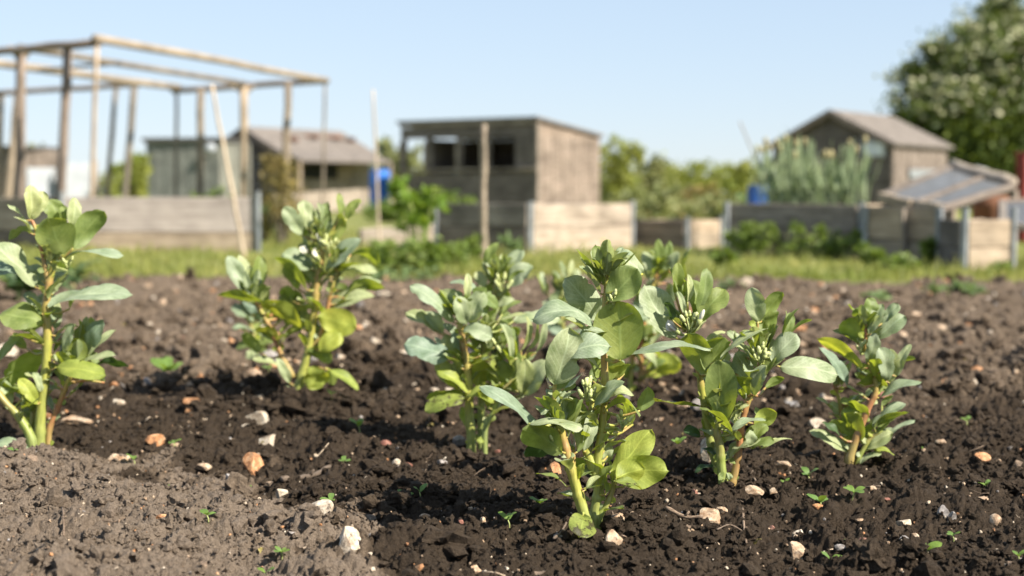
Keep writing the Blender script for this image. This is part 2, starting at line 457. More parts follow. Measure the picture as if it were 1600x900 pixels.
# ------------------------------------------------------------------ mesh building
class MB:
    def __init__(s):
        s.v = []; s.f = []; s.uv = []; s.mi = []

    def add(s, verts, faces, uvs=None, mi=0):
        o = len(s.v)
        s.v += [tuple(p) for p in verts]
        for f in faces:
            s.f.append(tuple(i + o for i in f))
            s.mi.append(mi)
        s.uv += list(uvs) if uvs is not None else [(0, 0)] * len(verts)

    def box(s, a, b, mi=0, jit=0.0):
        x0, y0, z0 = a; x1, y1, z1 = b
        vs = [(x0, y0, z0), (x1, y0, z0), (x1, y1, z0), (x0, y1, z0), (x0, y0, z1), (x1, y0, z1), (x1, y1, z1), (x0, y1, z1)]
        if jit:
            vs = [(x + random.uniform(-jit, jit), y + random.uniform(-jit, jit), z + random.uniform(-jit, jit)) for x, y, z in vs]
        s.add(vs, [(0, 3, 2, 1), (4, 5, 6, 7), (0, 1, 5, 4), (1, 2, 6, 5), (2, 3, 7, 6), (3, 0, 4, 7)], mi=mi)

    def hexa(s, pts, mi=0):
        """8 corners: bottom ring 0-3 then top ring 4-7"""
        s.add(pts, [(0, 3, 2, 1), (4, 5, 6, 7), (0, 1, 5, 4), (1, 2, 6, 5), (2, 3, 7, 6), (3, 0, 4, 7)], mi=mi)

    def tube(s, pts, radii, k=8, square=0.0, mi=0, cap=True, phase=0.0):
        pts = [Vector(p) for p in pts]
        n = len(pts)
        up = Vector((0.31, 0.93, 0.17))
        vs = []; uvs = []; fs = []
        for i, p in enumerate(pts):
            d = (pts[min(i + 1, n - 1)] - pts[max(i - 1, 0)]).normalized()
            a = d.cross(up)
            if a.length < 1e-4:
                a = d.cross(Vector((1, 0, 0)))
            a.normalize(); b = d.cross(a)
            for j in range(k):
                t = 2 * math.pi * j / k + phase
                r = radii[i] * (1 + square * (abs(math.sin(2 * t)) - 0.5))
                vs.append(p + a * (r * math.cos(t)) + b * (r * math.sin(t)))
                uvs.append((j / k, i / (n - 1)))
        for i in range(n - 1):
            for j in range(k):
                fs.append((i * k + j, (i + 1) * k + j, (i + 1) * k + (j + 1) % k, i * k + (j + 1) % k))
        if cap:
            fs.append(tuple(range(k)))
            fs.append(tuple((n - 1) * k + j for j in reversed(range(k))))
        s.add(vs, fs, uvs, mi)

    def ellipsoid(s, c, ax, r, nu=8, nv=6, mi=0):
        """r=(along,side,side) along axis ax"""
        ax = Vector(ax).normalized()
        a = ax.orthogonal().normalized(); b = ax.cross(a)
        vs = [Vector(c) - ax * r[0]]
        for i in range(1, nv):
            t = math.pi * i / nv
            for j in range(nu):
                q = 2 * math.pi * j / nu
                vs.append(Vector(c) - ax * (r[0] * math.cos(t)) + (a * math.cos(q) * r[1] + b * math.sin(q) * r[2]) * math.sin(t))
        vs.append(Vector(c) + ax * r[0])
        fs = [(0, 1 + (j + 1) % nu, 1 + j) for j in range(nu)]
        for i in range(nv - 2):
            for j in range(nu):
                o = 1 + i * nu
                fs.append((o + j, o + (j + 1) % nu, o + nu + (j + 1) % nu, o + nu + j))
        o = 1 + (nv - 2) * nu
        fs += [(o + j, o + (j + 1) % nu, len(vs) - 1) for j in range(nu)]
        s.add(vs, fs, mi=mi)

    def build(s, name, mats, parent=None, origin=(0, 0, 0), matrix=None, smooth=True):
        me = bpy.data.meshes.new(name)
        o = Vector(origin)
        me.from_pydata([(x - o.x, y - o.y, z - o.z) for x, y, z in s.v], [], s.f)
        if not isinstance(mats, (list, tuple)):
            mats = [mats]
        for m in mats:
            me.materials.append(m)
        if any(s.mi):
            me.polygons.foreach_set('material_index', s.mi)
        ul = me.uv_layers.new(name='UVMap')
        li = np.empty(len(me.loops), np.int32); me.loops.foreach_get('vertex_index', li)
        ul.data.foreach_set('uv', np.array(s.uv, np.float32)[li].ravel())
        if smooth:
            me.polygons.foreach_set('use_smooth', np.ones(len(me.polygons), bool))
        me.update()
        ob = bpy.data.objects.new(name, me)
        COL.objects.link(ob)
        if parent:
            ob.parent = parent
        if matrix is not None:
            ob.matrix_basis = matrix
        elif not parent:
            ob.location = o
        return ob


def fast_mesh(name, V, Fc, mats, smooth=False, attrs=None, mi=None):
    """V (n,3), Fc (m,k) numpy"""
    me = bpy.data.meshes.new(name)
    n, (m, k) = len(V), Fc.shape
    me.vertices.add(n); me.vertices.foreach_set('co', np.asarray(V, np.float32).ravel())
    me.loops.add(m * k); me.loops.foreach_set('vertex_index', np.asarray(Fc, np.int32).ravel())
    me.polygons.add(m); me.polygons.foreach_set('loop_start', np.arange(0, m * k, k, dtype=np.int32))
    try:
        me.polygons.foreach_set('loop_total', np.full(m, k, np.int32))
    except Exception:
        pass
    me.polygons.foreach_set('use_smooth', np.full(m, smooth, bool))
    for x in (mats if isinstance(mats, (list, tuple)) else [mats]):
        me.materials.append(x)
    if mi is not None:
        me.polygons.foreach_set('material_index', np.asarray(mi, np.int32))
    for an, arr in (attrs or {}).items():
        a = me.attributes.new(an, 'FLOAT', 'POINT')
        a.data.foreach_set('value', np.asarray(arr, np.float32))
    me.update(calc_edges=True)
    me.validate()
    ob = bpy.data.objects.new(name, me)
    COL.objects.link(ob)
    return ob


def tag(o, label, cat, group=None):
    o['label'] = label; o['category'] = cat
    if group:
        o['group'] = group
    return o


def thing(name, label, cat, loc, group=None):
    o = bpy.data.objects.new(name, None)
    COL.objects.link(o)
    o.location = loc
    o.empty_display_size = 0.05
    return tag(o, label, cat, group)


def catmull(pts, n=6):
    pts = [Vector(p) for p in pts]
    if len(pts) < 3:
        return [pts[0].lerp(pts[-1], i / n) for i in range(n + 1)]
    q = [pts[0] * 2 - pts[1]] + pts + [pts[-1] * 2 - pts[-2]]
    out = []
    for i in range(1, len(q) - 2):
        p0, p1, p2, p3 = q[i - 1:i + 3]
        for k in range(n):
            t = k / n
            out.append(0.5 * ((2 * p1) + (p2 - p0) * t + (2 * p0 - 5 * p1 + 4 * p2 - p3) * t * t + (3 * p1 - p0 - 3 * p2 + p3) * t ** 3))
    out.append(pts[-1])
    return out


# ------------------------------------------------------------------ setting: ground, sky, soil, grass
g = MB()
R = 3000.0
ring = [0, 4, 8, 12, 20, 40, 90, 250, 800, R]
gv = []; gf = []
xs = sorted([-r for r in ring[1:]] + ring)
for y in xs:
    for x in xs:
        gv.append((x, y + 6, -0.06 if y + 6 < 7.6 else -0.012))
nx = len(xs)
for j in range(nx - 1):
    for i in range(nx - 1):
        gf.append((j * nx + i, j * nx + i + 1, (j + 1) * nx + i + 1, (j + 1) * nx + i))
g.add(gv, gf)
go = g.build('ground', M['turf'], smooth=False)
go['kind'] = 'structure'

# dug soil: a fan of fine relief
TANS = np.linspace(-0.80, 0.80, 1500)
rows = np.exp(np.arange(math.log(1.15), math.log(8.6), 0.00175))
T, Y = np.meshgrid(TANS, rows)
X = T * Y
Xf, Yf = X.ravel(), Y.ravel()
Z = relief(Xf, Yf)
edge = 8.0 + 0.30 * (vnoise(Xf, Yf * 0, 1.3, 55) - 0.5) + 0.25 * (vnoise(Xf, Yf * 0, 6, 56) - 0.5) - 0.012 * Xf * 6
fall = np.clip((Yf - edge) / 0.12, 0, 1)
Z = Z * (1 - fall) - 0.09 * fall
nr, nc = T.shape
idx = np.arange(nr * nc).reshape(nr, nc)
FQ = np.stack([idx[:-1, :-1], idx[:-1, 1:], idx[1:, 1:], idx[1:, :-1]], -1).reshape(-1, 4)
so = fast_mesh('soil', np.stack([Xf, Yf, Z], 1), FQ, M['soil'], True, {'dry': dryness(Xf, Yf)})
so['kind'] = 'structure'
del X, Y, T, Xf, Yf, Z, FQ, idx


def ico(sub):
    t = (1 + 5 ** 0.5) / 2
    v = np.array([(-1, t, 0), (1, t, 0), (-1, -t, 0), (1, -t, 0), (0, -1, t), (0, 1, t), (0, -1, -t), (0, 1, -t), (t, 0, -1), (t, 0, 1), (-t, 0, -1), (-t, 0, 1)], float)
    f = [(0, 11, 5), (0, 5, 1), (0, 1, 7), (0, 7, 10), (0, 10, 11), (1, 5, 9), (5, 11, 4), (11, 10, 2), (10, 7, 6), (7, 1, 8),
         (3, 9, 4), (3, 4, 2), (3, 2, 6), (3, 6, 8), (3, 8, 9), (4, 9, 5), (2, 4, 11), (6, 2, 10), (8, 6, 7), (9, 8, 1)]
    v /= np.linalg.norm(v, axis=1)[:, None]
    for _ in range(sub):
        v = list(map(tuple, v)); cache = {}; nf = []

        def mid(a, b):
            k = (min(a, b), max(a, b))
            if k not in cache:
                p = (np.array(v[a]) + np.array(v[b])); p /= np.linalg.norm(p)
                cache[k] = len(v); v.append(tuple(p))
            return cache[k]
        for a, b, c in f:
            x, y, z = mid(a, b), mid(b, c), mid(c, a)
            nf += [(a, x, z), (b, y, x), (c, z, y), (x, y, z)]
        f = nf; v = np.array(v)
    return np.array(v), np.array(f)


def rand_rot(n):
    q = RNG.normal(size=(n, 4)); q /= np.linalg.norm(q, axis=1)[:, None]
    w, x, y, z = q.T
    return np.stack([1 - 2 * (y * y + z * z), 2 * (x * y - z * w), 2 * (x * z + y * w),
                     2 * (x * y + z * w), 1 - 2 * (x * x + z * z), 2 * (y * z - x * w),
                     2 * (x * z - y * w), 2 * (y * z + x * w), 1 - 2 * (x * x + y * y)], 1).reshape(n, 3, 3)


def crumb_cloud(n, r0, r1, d0, d1, sub, tanmax=0.62, power=2.2, sink=0.25):
    """loose soil crumbs lying on the relief"""
    v0, f0 = ico(sub)
    k = 14
    temps = []
    for i in range(k):
        lump = np.ones(len(v0))
        for q in range(5):
            d = RNG.normal(size=3); d /= np.linalg.norm(d)
            lump += 0.24 * np.cos(3.1 * (v0 @ d) * RNG.uniform(0.6, 1.8) + RNG.uniform(0, 6))
        for q in range(6 if sub else 0):
            d = RNG.normal(size=3); d /= np.linalg.norm(d)
            lump += 0.10 * np.cos(8.5 * (v0 @ d) * RNG.uniform(0.6, 1.6) + RNG.uniform(0, 6))
        lump *= RNG.uniform(0.86, 1.14, len(v0))
        temps.append(v0 * lump[:, None] * RNG.uniform(0.75, 1.2, 3))
    temps = np.array(temps)
    u = RNG.random(n)
    D = np.exp(np.log(d0) + (np.log(d1) - np.log(d0)) * u)
    x = RNG.uniform(-tanmax, tanmax, n) * D
    r = r0 * (1 - RNG.random(n) * (1 - (r0 / r1) ** power)) ** (-1 / power)
    # crumbs gather in drifts
    keep = vnoise(x, D, 5, 90) + RNG.uniform(-0.35, 0.35, n) > 0.36
    D, x, r = D[keep], x[keep], r[keep]
    n = len(D)
    z = relief(x, D) + r * (1 - 2 * sink) * 0.6
    Rm = rand_rot(n)
    V = temps[RNG.integers(0, k, n)]
    V = np.einsum('nij,nvj->nvi', Rm, V) * r[:, None, None]
    V[:, :, 2] *= 0.85
    V += np.stack([x, D, z], 1)[:, None, :]
    Fc = f0[None] + (np.arange(n) * len(v0))[:, None, None]
    dry = np.repeat(np.clip(dryness(x, D) + RNG.uniform(-0.12, 0.15, n), 0, 1), len(v0))
    return V.reshape(-1, 3), Fc.reshape(-1, 3), dry


def lumps(spots):
    v0, f0 = ico(3)
    VV, FF, DD = [], [], []
    for k, (px, py, r) in enumerate(spots):
        q = G(px, py)
        lump = np.ones(len(v0))
        for fq, am, c in ((2.6, .16, 4), (6, .09, 6), (13, .055, 8), (24, .045, 8), (40, .03, 8)):
            for _ in range(c):
                d = RNG.normal(size=3); d /= np.linalg.norm(d)
                lump += am * np.cos(fq * (v0 @ d) * RNG.uniform(.7, 1.4) + RNG.uniform(0, 6)) * .8
        V = v0 * lump[:, None] * r * np.array([1.15, 1.0, .8]) + np.array([q.x, q.y, zlow(q.x, q.y) + r * .35])
        VV.append(V); FF.append(f0 + k * len(v0)); DD.append(np.repeat(float(dryness(np.array([q.x]), np.array([q.y]))[0]), len(v0)))
    return np.concatenate(VV), np.concatenate(FF), np.concatenate(DD)


parts = [lumps(((596, 738, .026), (640, 745, .020), (668, 752, .022), (575, 762, .017), (690, 792, .020), (742, 800, .026), (780, 792, .022), (808, 800, .018), (620, 800, .018), (560, 800, .015),
                (700, 700, .016), (850, 770, .015), (1010, 790, .017), (1050, 760, .016), (905, 872, .016), (1020, 850, .014), (430, 800, .012), (452, 830, .014), (420, 840, .010),
                (300, 800, .010), (140, 850, .010), (60, 820, .009), (1520, 870, .018), (1380, 720, .016), (1180, 700, .014), (340, 640, .016), (520, 690, .015), (1450, 740, .016),
                (1560, 690, .017), (1270, 830, .012), (1350, 860, .015), (215, 870, .010), (775, 735, .016), (820, 690, .018), (1590, 760, .018))), crumb_cloud(130000, 0.0014, 0.0052, 1.3, 4.0, 0, tanmax=0.55, power=2.0),
         crumb_cloud(19000, 0.0042, 0.013, 1.3, 5.8, 1, power=3.0),
         crumb_cloud(1500, 0.012, 0.027, 1.5, 7.8, 2, power=3.4, sink=0.36), crumb_cloud(4200, 0.013, 0.036, 3.1, 8.0, 2, power=3.0, sink=0.30)]
vo = 0; VV = []; FF = []; DD = []
for v, f, d in parts:
    VV.append(v); FF.append(f + vo); DD.append(d); vo += len(v)
cr = fast_mesh('soil_crumbs', np.concatenate(VV), np.concatenate(FF), M['soil'], False, {'dry': np.concatenate(DD)})
tag(cr, 'loose dark and grey crumbs of dug soil scattered over the bed', 'soil')
cr['kind'] = 'stuff'
del parts, VV, FF, DD


def grit(n, seed):
    """pale grit and stone crumbs too small to count"""
    r = np.random.default_rng(seed)
    v0, f0 = ico(0)
    D = 1.4 * (7.8 / 1.4) ** r.random(n)
    x = r.uniform(-0.6, 0.6, n) * D
    s = 0.0011 + 0.0022 * r.random(n) ** 2 + 0.0022 * (D > 3) * r.random(n)
    far = (D > 3.3) & (r.random(n) < 0.42)
    s = np.where(far, 0.004 + 0.011 * r.random(n) ** 2.0, s)
    V = np.einsum('nij,vj->nvi', rand_rot(n), v0) * (r.uniform(0.6, 1.4, (n, len(v0), 1))) * s[:, None, None]
    V += np.stack([x, D, relief(x, D) + s * 0.5], 1)[:, None, :]
    Fc = f0[None] + (np.arange(n) * len(v0))[:, None, None]
    mi = np.repeat(r.choice(4, n, p=[.28, .40, .22, .10]), len(f0))
    return fast_mesh('grit', V.reshape(-1, 3), Fc.reshape(-1, 3), [M['st_pale'], M['st_tan'], M['st_or'], M['st_grey']], False, None, mi)


gt = grit(8000, 77)
tag(gt, 'tiny pale and orange grit specks strewn through the dug soil', 'grit')
gt['kind'] = 'stuff'


def blades(n, y0, y1, tanm, hmin, hmax, wid, seed):
    r = np.random.default_rng(seed)
    y = y0 * (y1 / y0) ** r.random(n)
    x = r.uniform(-tanm, tanm, n) * y
    patch = vnoise(x, y, 1.6, 60) * 0.6 + vnoise(x, y, 6, 61) * 0.4
    h = (hmin + (hmax - hmin) * r.random(n) ** 1.6) * (0.25 + 2.2 * patch ** 2)
    keep = r.random(n) < 0.25 + 1.3 * patch
    x, y, h, patch = x[keep], y[keep], h[keep], patch[keep]
    n = len(x)
    a = r.uniform(0, 2 * np.pi, n); b = r.uniform(0, 2 * np.pi, n)
    w = wid * r.uniform(0.6, 1.4, n)
    lean = r.uniform(0.1, 0.7, n) * h
    bx, by = np.cos(a) * w, np.sin(a) * w
    lx, ly = np.cos(b) * lean, np.sin(b) * lean
    z0 = np.where(y < 7.9, -0.02, -0.014)
    V = np.stack([np.stack([x - bx, y - by, z0], 1), np.stack([x + bx, y + by, z0], 1),
                  np.stack([x + bx * .7 + lx * .35, y + by * .7 + ly * .35, z0 + h * .6], 1), np.stack([x - bx * .7 + lx * .35, y - by * .7 + ly * .35, z0 + h * .6], 1),
                  np.stack([x + lx, y + ly, z0 + h], 1)], 1)
    o = (np.arange(n) * 5)[:, None]
    q = o + np.array([[0, 1, 2, 3]]); t = o + np.array([[3, 2, 4, 4]])
    return V.reshape(-1, 3), q, o + np.array([[3, 2, 4]])


v, q, t = blades(60000, 7.95, 20, 0.55, 0.02, 0.085, 0.005, 5)
tri = np.concatenate([q[:, [0, 1, 2]], q[:, [0, 2, 3]], t])
gr = fast_mesh('grass', v, tri, M['f_grass'])
tag(gr, 'short sunlit grass between the dug soil and the raised beds', 'grass')
gr['kind'] = 'stuff'


# ------------------------------------------------------------------ leaves, stems, flowers
def prof(t):
    return (max(4 * t * (1 - t), 0.0) ** 0.56) * (0.80 + 0.30 * t)


def leaf_into(mb, base, tip, w, n, fold=0.25, bend=0.12, wav=0.06, twist=0.0, bites=0, rng=random, mi=0, nl=20, nw=8, droop=0.0):
    base = Vector(base); tip = Vector(tip)
    a = tip - base; L = a.length
    if L < 1e-6:
        return
    a /= L
    n = (n - a * n.dot(a)).normalized()
    sd = a.cross(n)
    ph = rng.uniform(0, 6.28); ph2 = rng.uniform(0, 6.28)
    bl = [(rng.uniform(0.3, 0.95), rng.choice((-1, 1)), rng.uniform(0.03, 0.06), rng.uniform(0.10, 0.24)) for _ in range(bites)]
    asym = rng.uniform(-0.08, 0.08)
    vs = []; uvs = []; fs = []
    for i in range(nl + 1):
        t = i / nl
        hw = 0.5 * w * max(prof(t), 0.02)
        z0 = bend * L * 4 * t * (1 - t) - droop * L * t ** 3
        ang = twist * (t - 0.3)
        s_ = sd * math.cos(ang) + n * math.sin(ang)
        n_ = n * math.cos(ang) - sd * math.sin(ang)
        for j in range(nw + 1):
            u = -1 + 2 * j / nw
            k = 1.0
            for (bt, bs, bw, bd) in bl:
                if u * bs > 0.4:
                    k -= bd * math.exp(-((t - bt) / bw) ** 2)
            hj = hw * k * (1 + asym * u)
            z = z0 + fold * abs(u) * hj * (1 - 0.35 * t) + wav * w * u * abs(u) * math.sin(7.5 * t + ph + (1.3 if u > 0 else 0)) * 0.5 \
                + wav * 0.35 * w * math.sin(11 * t + 3 * u + ph2) * 0.5 - 0.10 * hw * u ** 4
            off = 0.03 * L * (1 if i == nl and j == nw // 2 else 0)
            vs.append(base + a * (L * t + off) + s_ * (u * hj) + n_ * z)
            uvs.append((0.5 + 0.5 * u, t))
    m = nw + 1
    for i in range(nl):
        for j in range(nw):
            fs.append((i * m + j, i * m + j + 1, (i + 1) * m + j + 1, (i + 1) * m + j))
    mb.add(vs, fs, uvs, mi)


def leaf_normal(base, tip, roll):
    a = (tip - base).normalized()
    c = (CAM - (base + tip) / 2)
    c = (c - a * c.dot(a)).normalized()
    b = a.cross(c)
    ref = Vector((0.35, 0, 1.0))
    if b.dot(ref) < 0:
        b = -b
    r = math.radians(roll)
    return c * math.cos(r) + b * math.sin(r)


def flower_into(mb, c, d, s, rng, opened=0.5):
    """bean flower: calyx, white petals, dark blotch; s = length"""
    d = Vector(d).normalized()
    mb.tube([c, c + d * s * 0.22, c + d * s * 0.45], [s * 0.07, s * 0.13, s * 0.15], 7, mi=0)
    side = d.orthogonal().normalized()
    q = Quaternion(d, rng.uniform(0, 6.28)); side = q @ side
    mb.ellipsoid(c + d * s * 0.68, d, (s * 0.34, s * 0.13, s * 0.10), 8, 6, mi=1)
    mb.ellipsoid(c + d * s * 0.66 + side * s * 0.10, d + side * 0.2, (s * 0.07, s * 0.05, s * 0.03), 7, 5, mi=2)
    if opened > 0.3:
        up = side.cross(d)
        tip = c + d * s * 1.05 + up * s * 0.38 * opened
        leaf_into(mb, c + d * s * 0.35 + up * s * 0.08, tip, s * 0.62, up - d * 0.4, fold=-0.5, bend=-0.12, wav=0.1, rng=rng, mi=1, nl=8, nw=6)


def bud_into(mb, c, d, s, rng):
    d = Vector(d).normalized()
    mb.tube([c, c + d * s * 0.25, c + d * s * 0.5], [s * 0.13, s * 0.24, s * 0.25], 6, mi=0)
    mb.ellipsoid(c + d * s * 0.62, d, (s * 0.40, s * 0.24, s * 0.20), 7, 5, mi=3)


NLEAF = [0]


class Plant:
    def __init__(s, bx, by, label, seed, D=None):
        g0 = G(bx, by)
        s.D = D or g0.y
        s.px = s.D / F
        s.loc = Vector((g0.x, g0.y, zlow(g0.x, g0.y)))
        if D:
            s.loc = Vector(((bx - 800) / F * D, D, 0)); s.loc.z = zlow(s.loc.x, s.loc.y)
        s.root = thing('broad_bean_plant', label, 'bean plant', s.loc, 'broad bean plants in the dug bed')
        s.rng = random.Random(seed)
        s.stems = []          # (mb, material, world points)
        s.pet = []
        s.leaves = []

    def pt(s, x, y, dd=0.0):
        return P(x, y, s.D + dd)

    def stem(s, pts, w0, w1, mat='stem_y', root=False, dd=0.0):
        wp = [s.pt(p[0], p[1], dd + (p[2] if len(p) > 2 else 0)) for p in pts]
        if root:
            b = wp[0].copy(); b.z = zlow(b.x, b.y) - 0.035
            wp = [b] + wp
        cp = catmull(wp, 7)
        n = len(cp)
        mb = MB()
        k0 = s.rng.uniform(0, 3)
        rad = [0.5 * s.px * (w0 + (w1 - w0) * i / (n - 1)) * (1 + 0.16 * max(0, math.sin(i * 0.75 + k0)) ** 6) for i in range(n)]
        mb.tube(cp, rad, 10, square=0.16)
        s.stems.append((mb, M[mat], cp))

    def leaf(s, bx, by, tx, ty, w, roll=30, mat='glauc', dz=None, fold=0.38, bend=0.10, wav=0.15, twist=None, bites=None, droop=0.0, petiole=True):
        r = s.rng
        Lp = math.hypot(tx - bx, ty - by) * s.px
        if dz is None:
            d0 = r.uniform(-0.010, 0.012); d1 = d0 + r.uniform(-0.38, 0.3) * Lp
        elif isinstance(dz, tuple):
            d0, d1 = dz
        else:
            d0 = dz; d1 = dz + r.uniform(-0.3, 0.3) * Lp
        b = s.pt(bx, by, d0); t = s.pt(tx, ty, d1)
        for q in (b, t):
            zz = zlow(q.x, q.y) + 0.012
            if q.z < zz:
                q.z = zz
        n = leaf_normal(b, t, roll)
        if twist is None:
            twist = r.uniform(-0.5, 0.5)
        if bites is None:
            bites = r.choice((0, 1, 2, 3, 5))
        s.leaves.append((b, t, w * s.px * 1.04, n, fold, bend, wav, twist, bites, mat, droop))
        if petiole:
            s.pet.append(b)

    def spray(s, bx, by, hpx, n, spread=38, mat='glauc', dz=0.0, wr=0.30, fold=0.75, petiole=False):
        """upright folded young leaves at a growing tip"""
        r = s.rng
        for i in range(n):
            a = math.radians(-spread + 2 * spread * (i + 0.5) / n + r.uniform(-9, 9))
            L = hpx * r.uniform(0.6, 1.05)
            s.leaf(bx + r.uniform(-4, 4), by - r.uniform(0, 8), bx + math.sin(a) * L, by - math.cos(a) * L, max(5, L * wr * r.uniform(0.7, 1.25)),
                   r.choice((0, 25, 50, 150, 120)), mat if r.random() < 0.7 else 'green', dz + r.uniform(-0.02, 0.02), fold=fold * r.uniform(0.6, 1.4),
                   bend=r.uniform(-0.08, 0.08), wav=0.12, petiole=petiole)

    def fillers(s, box, n, mats=('green', 'glauc'), dz=(0.03, 0.09), size=(34, 60)):
        r = s.rng
        x0, y0, x1, y1 = box
        for _ in range(int(n * 1.5)):
            x = r.uniform(x0, x1); y = r.uniform(y0, y1)
            L = r.uniform(*size); a = r.uniform(-2.6, -0.5)
            s.leaf(x, y, x + math.cos(a) * L, y + math.sin(a) * L * 0.7, L * r.uniform(0.4, 0.55), r.choice((30, 60, 110, 150)), r.choice(mats), r.uniform(*dz))

    def buds(s, x, y, rad, n, size=11, dz=-0.01, up=-1.2, white=0):
        """flower truss: a short branching stalk carrying buds, white of them open"""
        r = s.rng
        mb = MB()
        c0 = s.pt(x, y + rad * 0.9, dz)
        ns = min((q for st in s.stems for q in st[2]), key=lambda q: (q - c0).length)
        cpt = catmull([ns, (ns + c0) / 2, c0], 3)
        mb.tube(cpt, [0.0022] * len(cpt), 6, mi=0)
        for i in range(n):
            a = r.uniform(0, 6.28); k = 0.85 * math.sqrt(r.random())
            c = s.pt(x + math.cos(a) * rad * k, y + math.sin(a) * rad * k, dz + r.uniform(-0.012, 0.012))
            d = Vector((math.cos(a) * 0.45, r.uniform(-0.6, 0.2), 0.9 + r.uniform(-0.4, 0.4)))
            L = size * s.px * r.uniform(0.75, 1.25)
            mb.tube([c0, (c0 + c) / 2 + Vector((0, 0, 0.002)), c], [0.0013, 0.0012, 0.0012], 5, mi=0)
            if i < white:
                flower_into(mb, c, d, L * 1.7, r, r.uniform(0.2, 0.9))
            else:
                bud_into(mb, c, d, L, r)
        mb.build('flower_truss', [M['calyx'], M['petal'], M['blotch'], M['bud']], s.root, s.loc)

    def flower(s, x, y, x2, y2, dz=-0.015, opened=0.7):
        mb = MB()
        a = s.pt(x, y, dz); b = s.pt(x2, y2, dz - 0.006)
        flower_into(mb, a, b - a, (b - a).length, s.rng, opened)
        ns = min((q for st in s.stems for q in st[2]), key=lambda q: (q - a).length)
        mb.tube([ns, (ns + a) / 2, a], [0.0016] * 3, 5, mi=0)
        mb.build('flower', [M['calyx'], M['petal'], M['blotch'], M['bud']], s.root, s.loc)

    def bushy(s):
        r = s.rng
        for mb, m, cp in list(s.stems):
            n = len(cp)
            ln = sum((cp[i + 1] - cp[i]).length for i in range(n - 1))
            if ln < 0.06:
                continue
            k = max(3, int(ln / 0.018))
            if ln > 0.14:                    # crowded, folded young leaves at the tip
                for _ in range(11):
                    q = cp[-1 - r.randrange(0, 3)]
                    a = r.uniform(0, 6.28); L = r.uniform(0.030, 0.058)
                    d = Vector((math.cos(a), math.sin(a), r.uniform(0.9, 2.6))).normalized()
                    b = q + Vector((math.cos(a), math.sin(a), 0.3)) * r.uniform(0.003, 0.012)
                    s.leaves.append((b, b + d * L, L * r.uniform(0.28, 0.48), Vector((-math.cos(a), -math.sin(a), 0.4)), r.uniform(0.5, 1.1), r.uniform(-0.1, 0.1), 0.16,
                                     r.uniform(-.7, .7), r.choice((0, 2, 3)), r.choice(('glauc', 'green', 'green', 'pale')), 0.0))
            for _ in range(k):
                i = int(n * r.uniform(0.35, 0.98)); q = cp[min(i, n - 1)]
                hgt = i / n
                a = r.uniform(0, 6.28)
                el = r.uniform(-0.1, 0.8) + 0.6 * hgt
                L = r.uniform(0.024, 0.060) * (1.15 - 0.3 * hgt)
                d = Vector((math.cos(a), math.sin(a), el)).normalized()
                b = q + Vector((math.cos(a), math.sin(a), 0.5)) * r.uniform(0.006, 0.020)
                nn = Vector((-math.cos(a) * 0.6, -math.sin(a) * 0.6 - 0.2, 1.0))
                s.leaves.append((b, b + d * L, L * r.uniform(0.34, 0.54), nn, r.uniform(0.3, 0.9), r.uniform(-0.05, 0.15), 0.15, r.uniform(-.6, .6), r.choice((0, 1, 2)),
                                 r.choice(('glauc', 'green', 'pale', 'pale')), 0.0))
                s.pet.append(b)

    def done(s):
        s.bushy()
        # petioles grow out of the nearest stem (slightly below the leaf)
        for b in s.pet:
            best = None
            for k, (mb, m, cp) in enumerate(s.stems):
                for q in cp[3:]:
                    d = (q - b).length + max(0, q.z - b.z) * 1.2
                    if best is None or d < best[0]:
                        best = (d, k, q)
            if best and 0.004 < best[0] < 0.16:
                mb = s.stems[best[1]][0]; q = best[2]
                mid = (q * 0.5 + b * 0.5); mid.z += 0.12 * (b - q).length * (-1 if b.z > q.z else 0.6)
                cp = catmull([q, mid, b], 4)
                r0 = min(2.6, 1.7 + 12 * (q - b).length) * 0.001 * (s.D / 2.3) ** 0.5
                mb.tube(cp, [r0 * (1.15 - 0.45 * i / (len(cp) - 1)) for i in range(len(cp))], 6)
        # small stipules at nodes
        for mb, m, cp in list(s.stems):
            for i in range(5, len(cp) - 2, 6):
                for sg in (-1, 1):
                    if s.rng.random() < 0.45:
                        continue
                    b = cp[i]
                    L = s.rng.uniform(9, 17) * s.px
                    t = b + Vector((sg * L * 0.8, s.rng.uniform(-0.6, 0.2) * L, L * s.rng.uniform(-0.1, 0.8)))
                    lm = MB()
                    leaf_into(lm, b, t, L * 0.7, Vector((0, -1, 0.5)), 0.3, 0.1, 0.2, s.rng.uniform(-.6, .6), 3, s.rng, nl=9, nw=4)
                    lm.build('stipule', M[s.rng.choice(('yell', 'pale', 'green'))], s.root, s.loc)
        for mb, m, cp in s.stems:
            mb.build('stem', m, s.root, s.loc)
        for (b, t, w, n, fold, bend, wav, twist, bites, mat, droop) in s.leaves:
            lm = MB()
            leaf_into(lm, b, t, w, n, fold, bend, wav, twist, bites, s.rng, droop=droop)
            lm.build('leaf', M[mat], s.root, s.loc)
            NLEAF[0] += 1


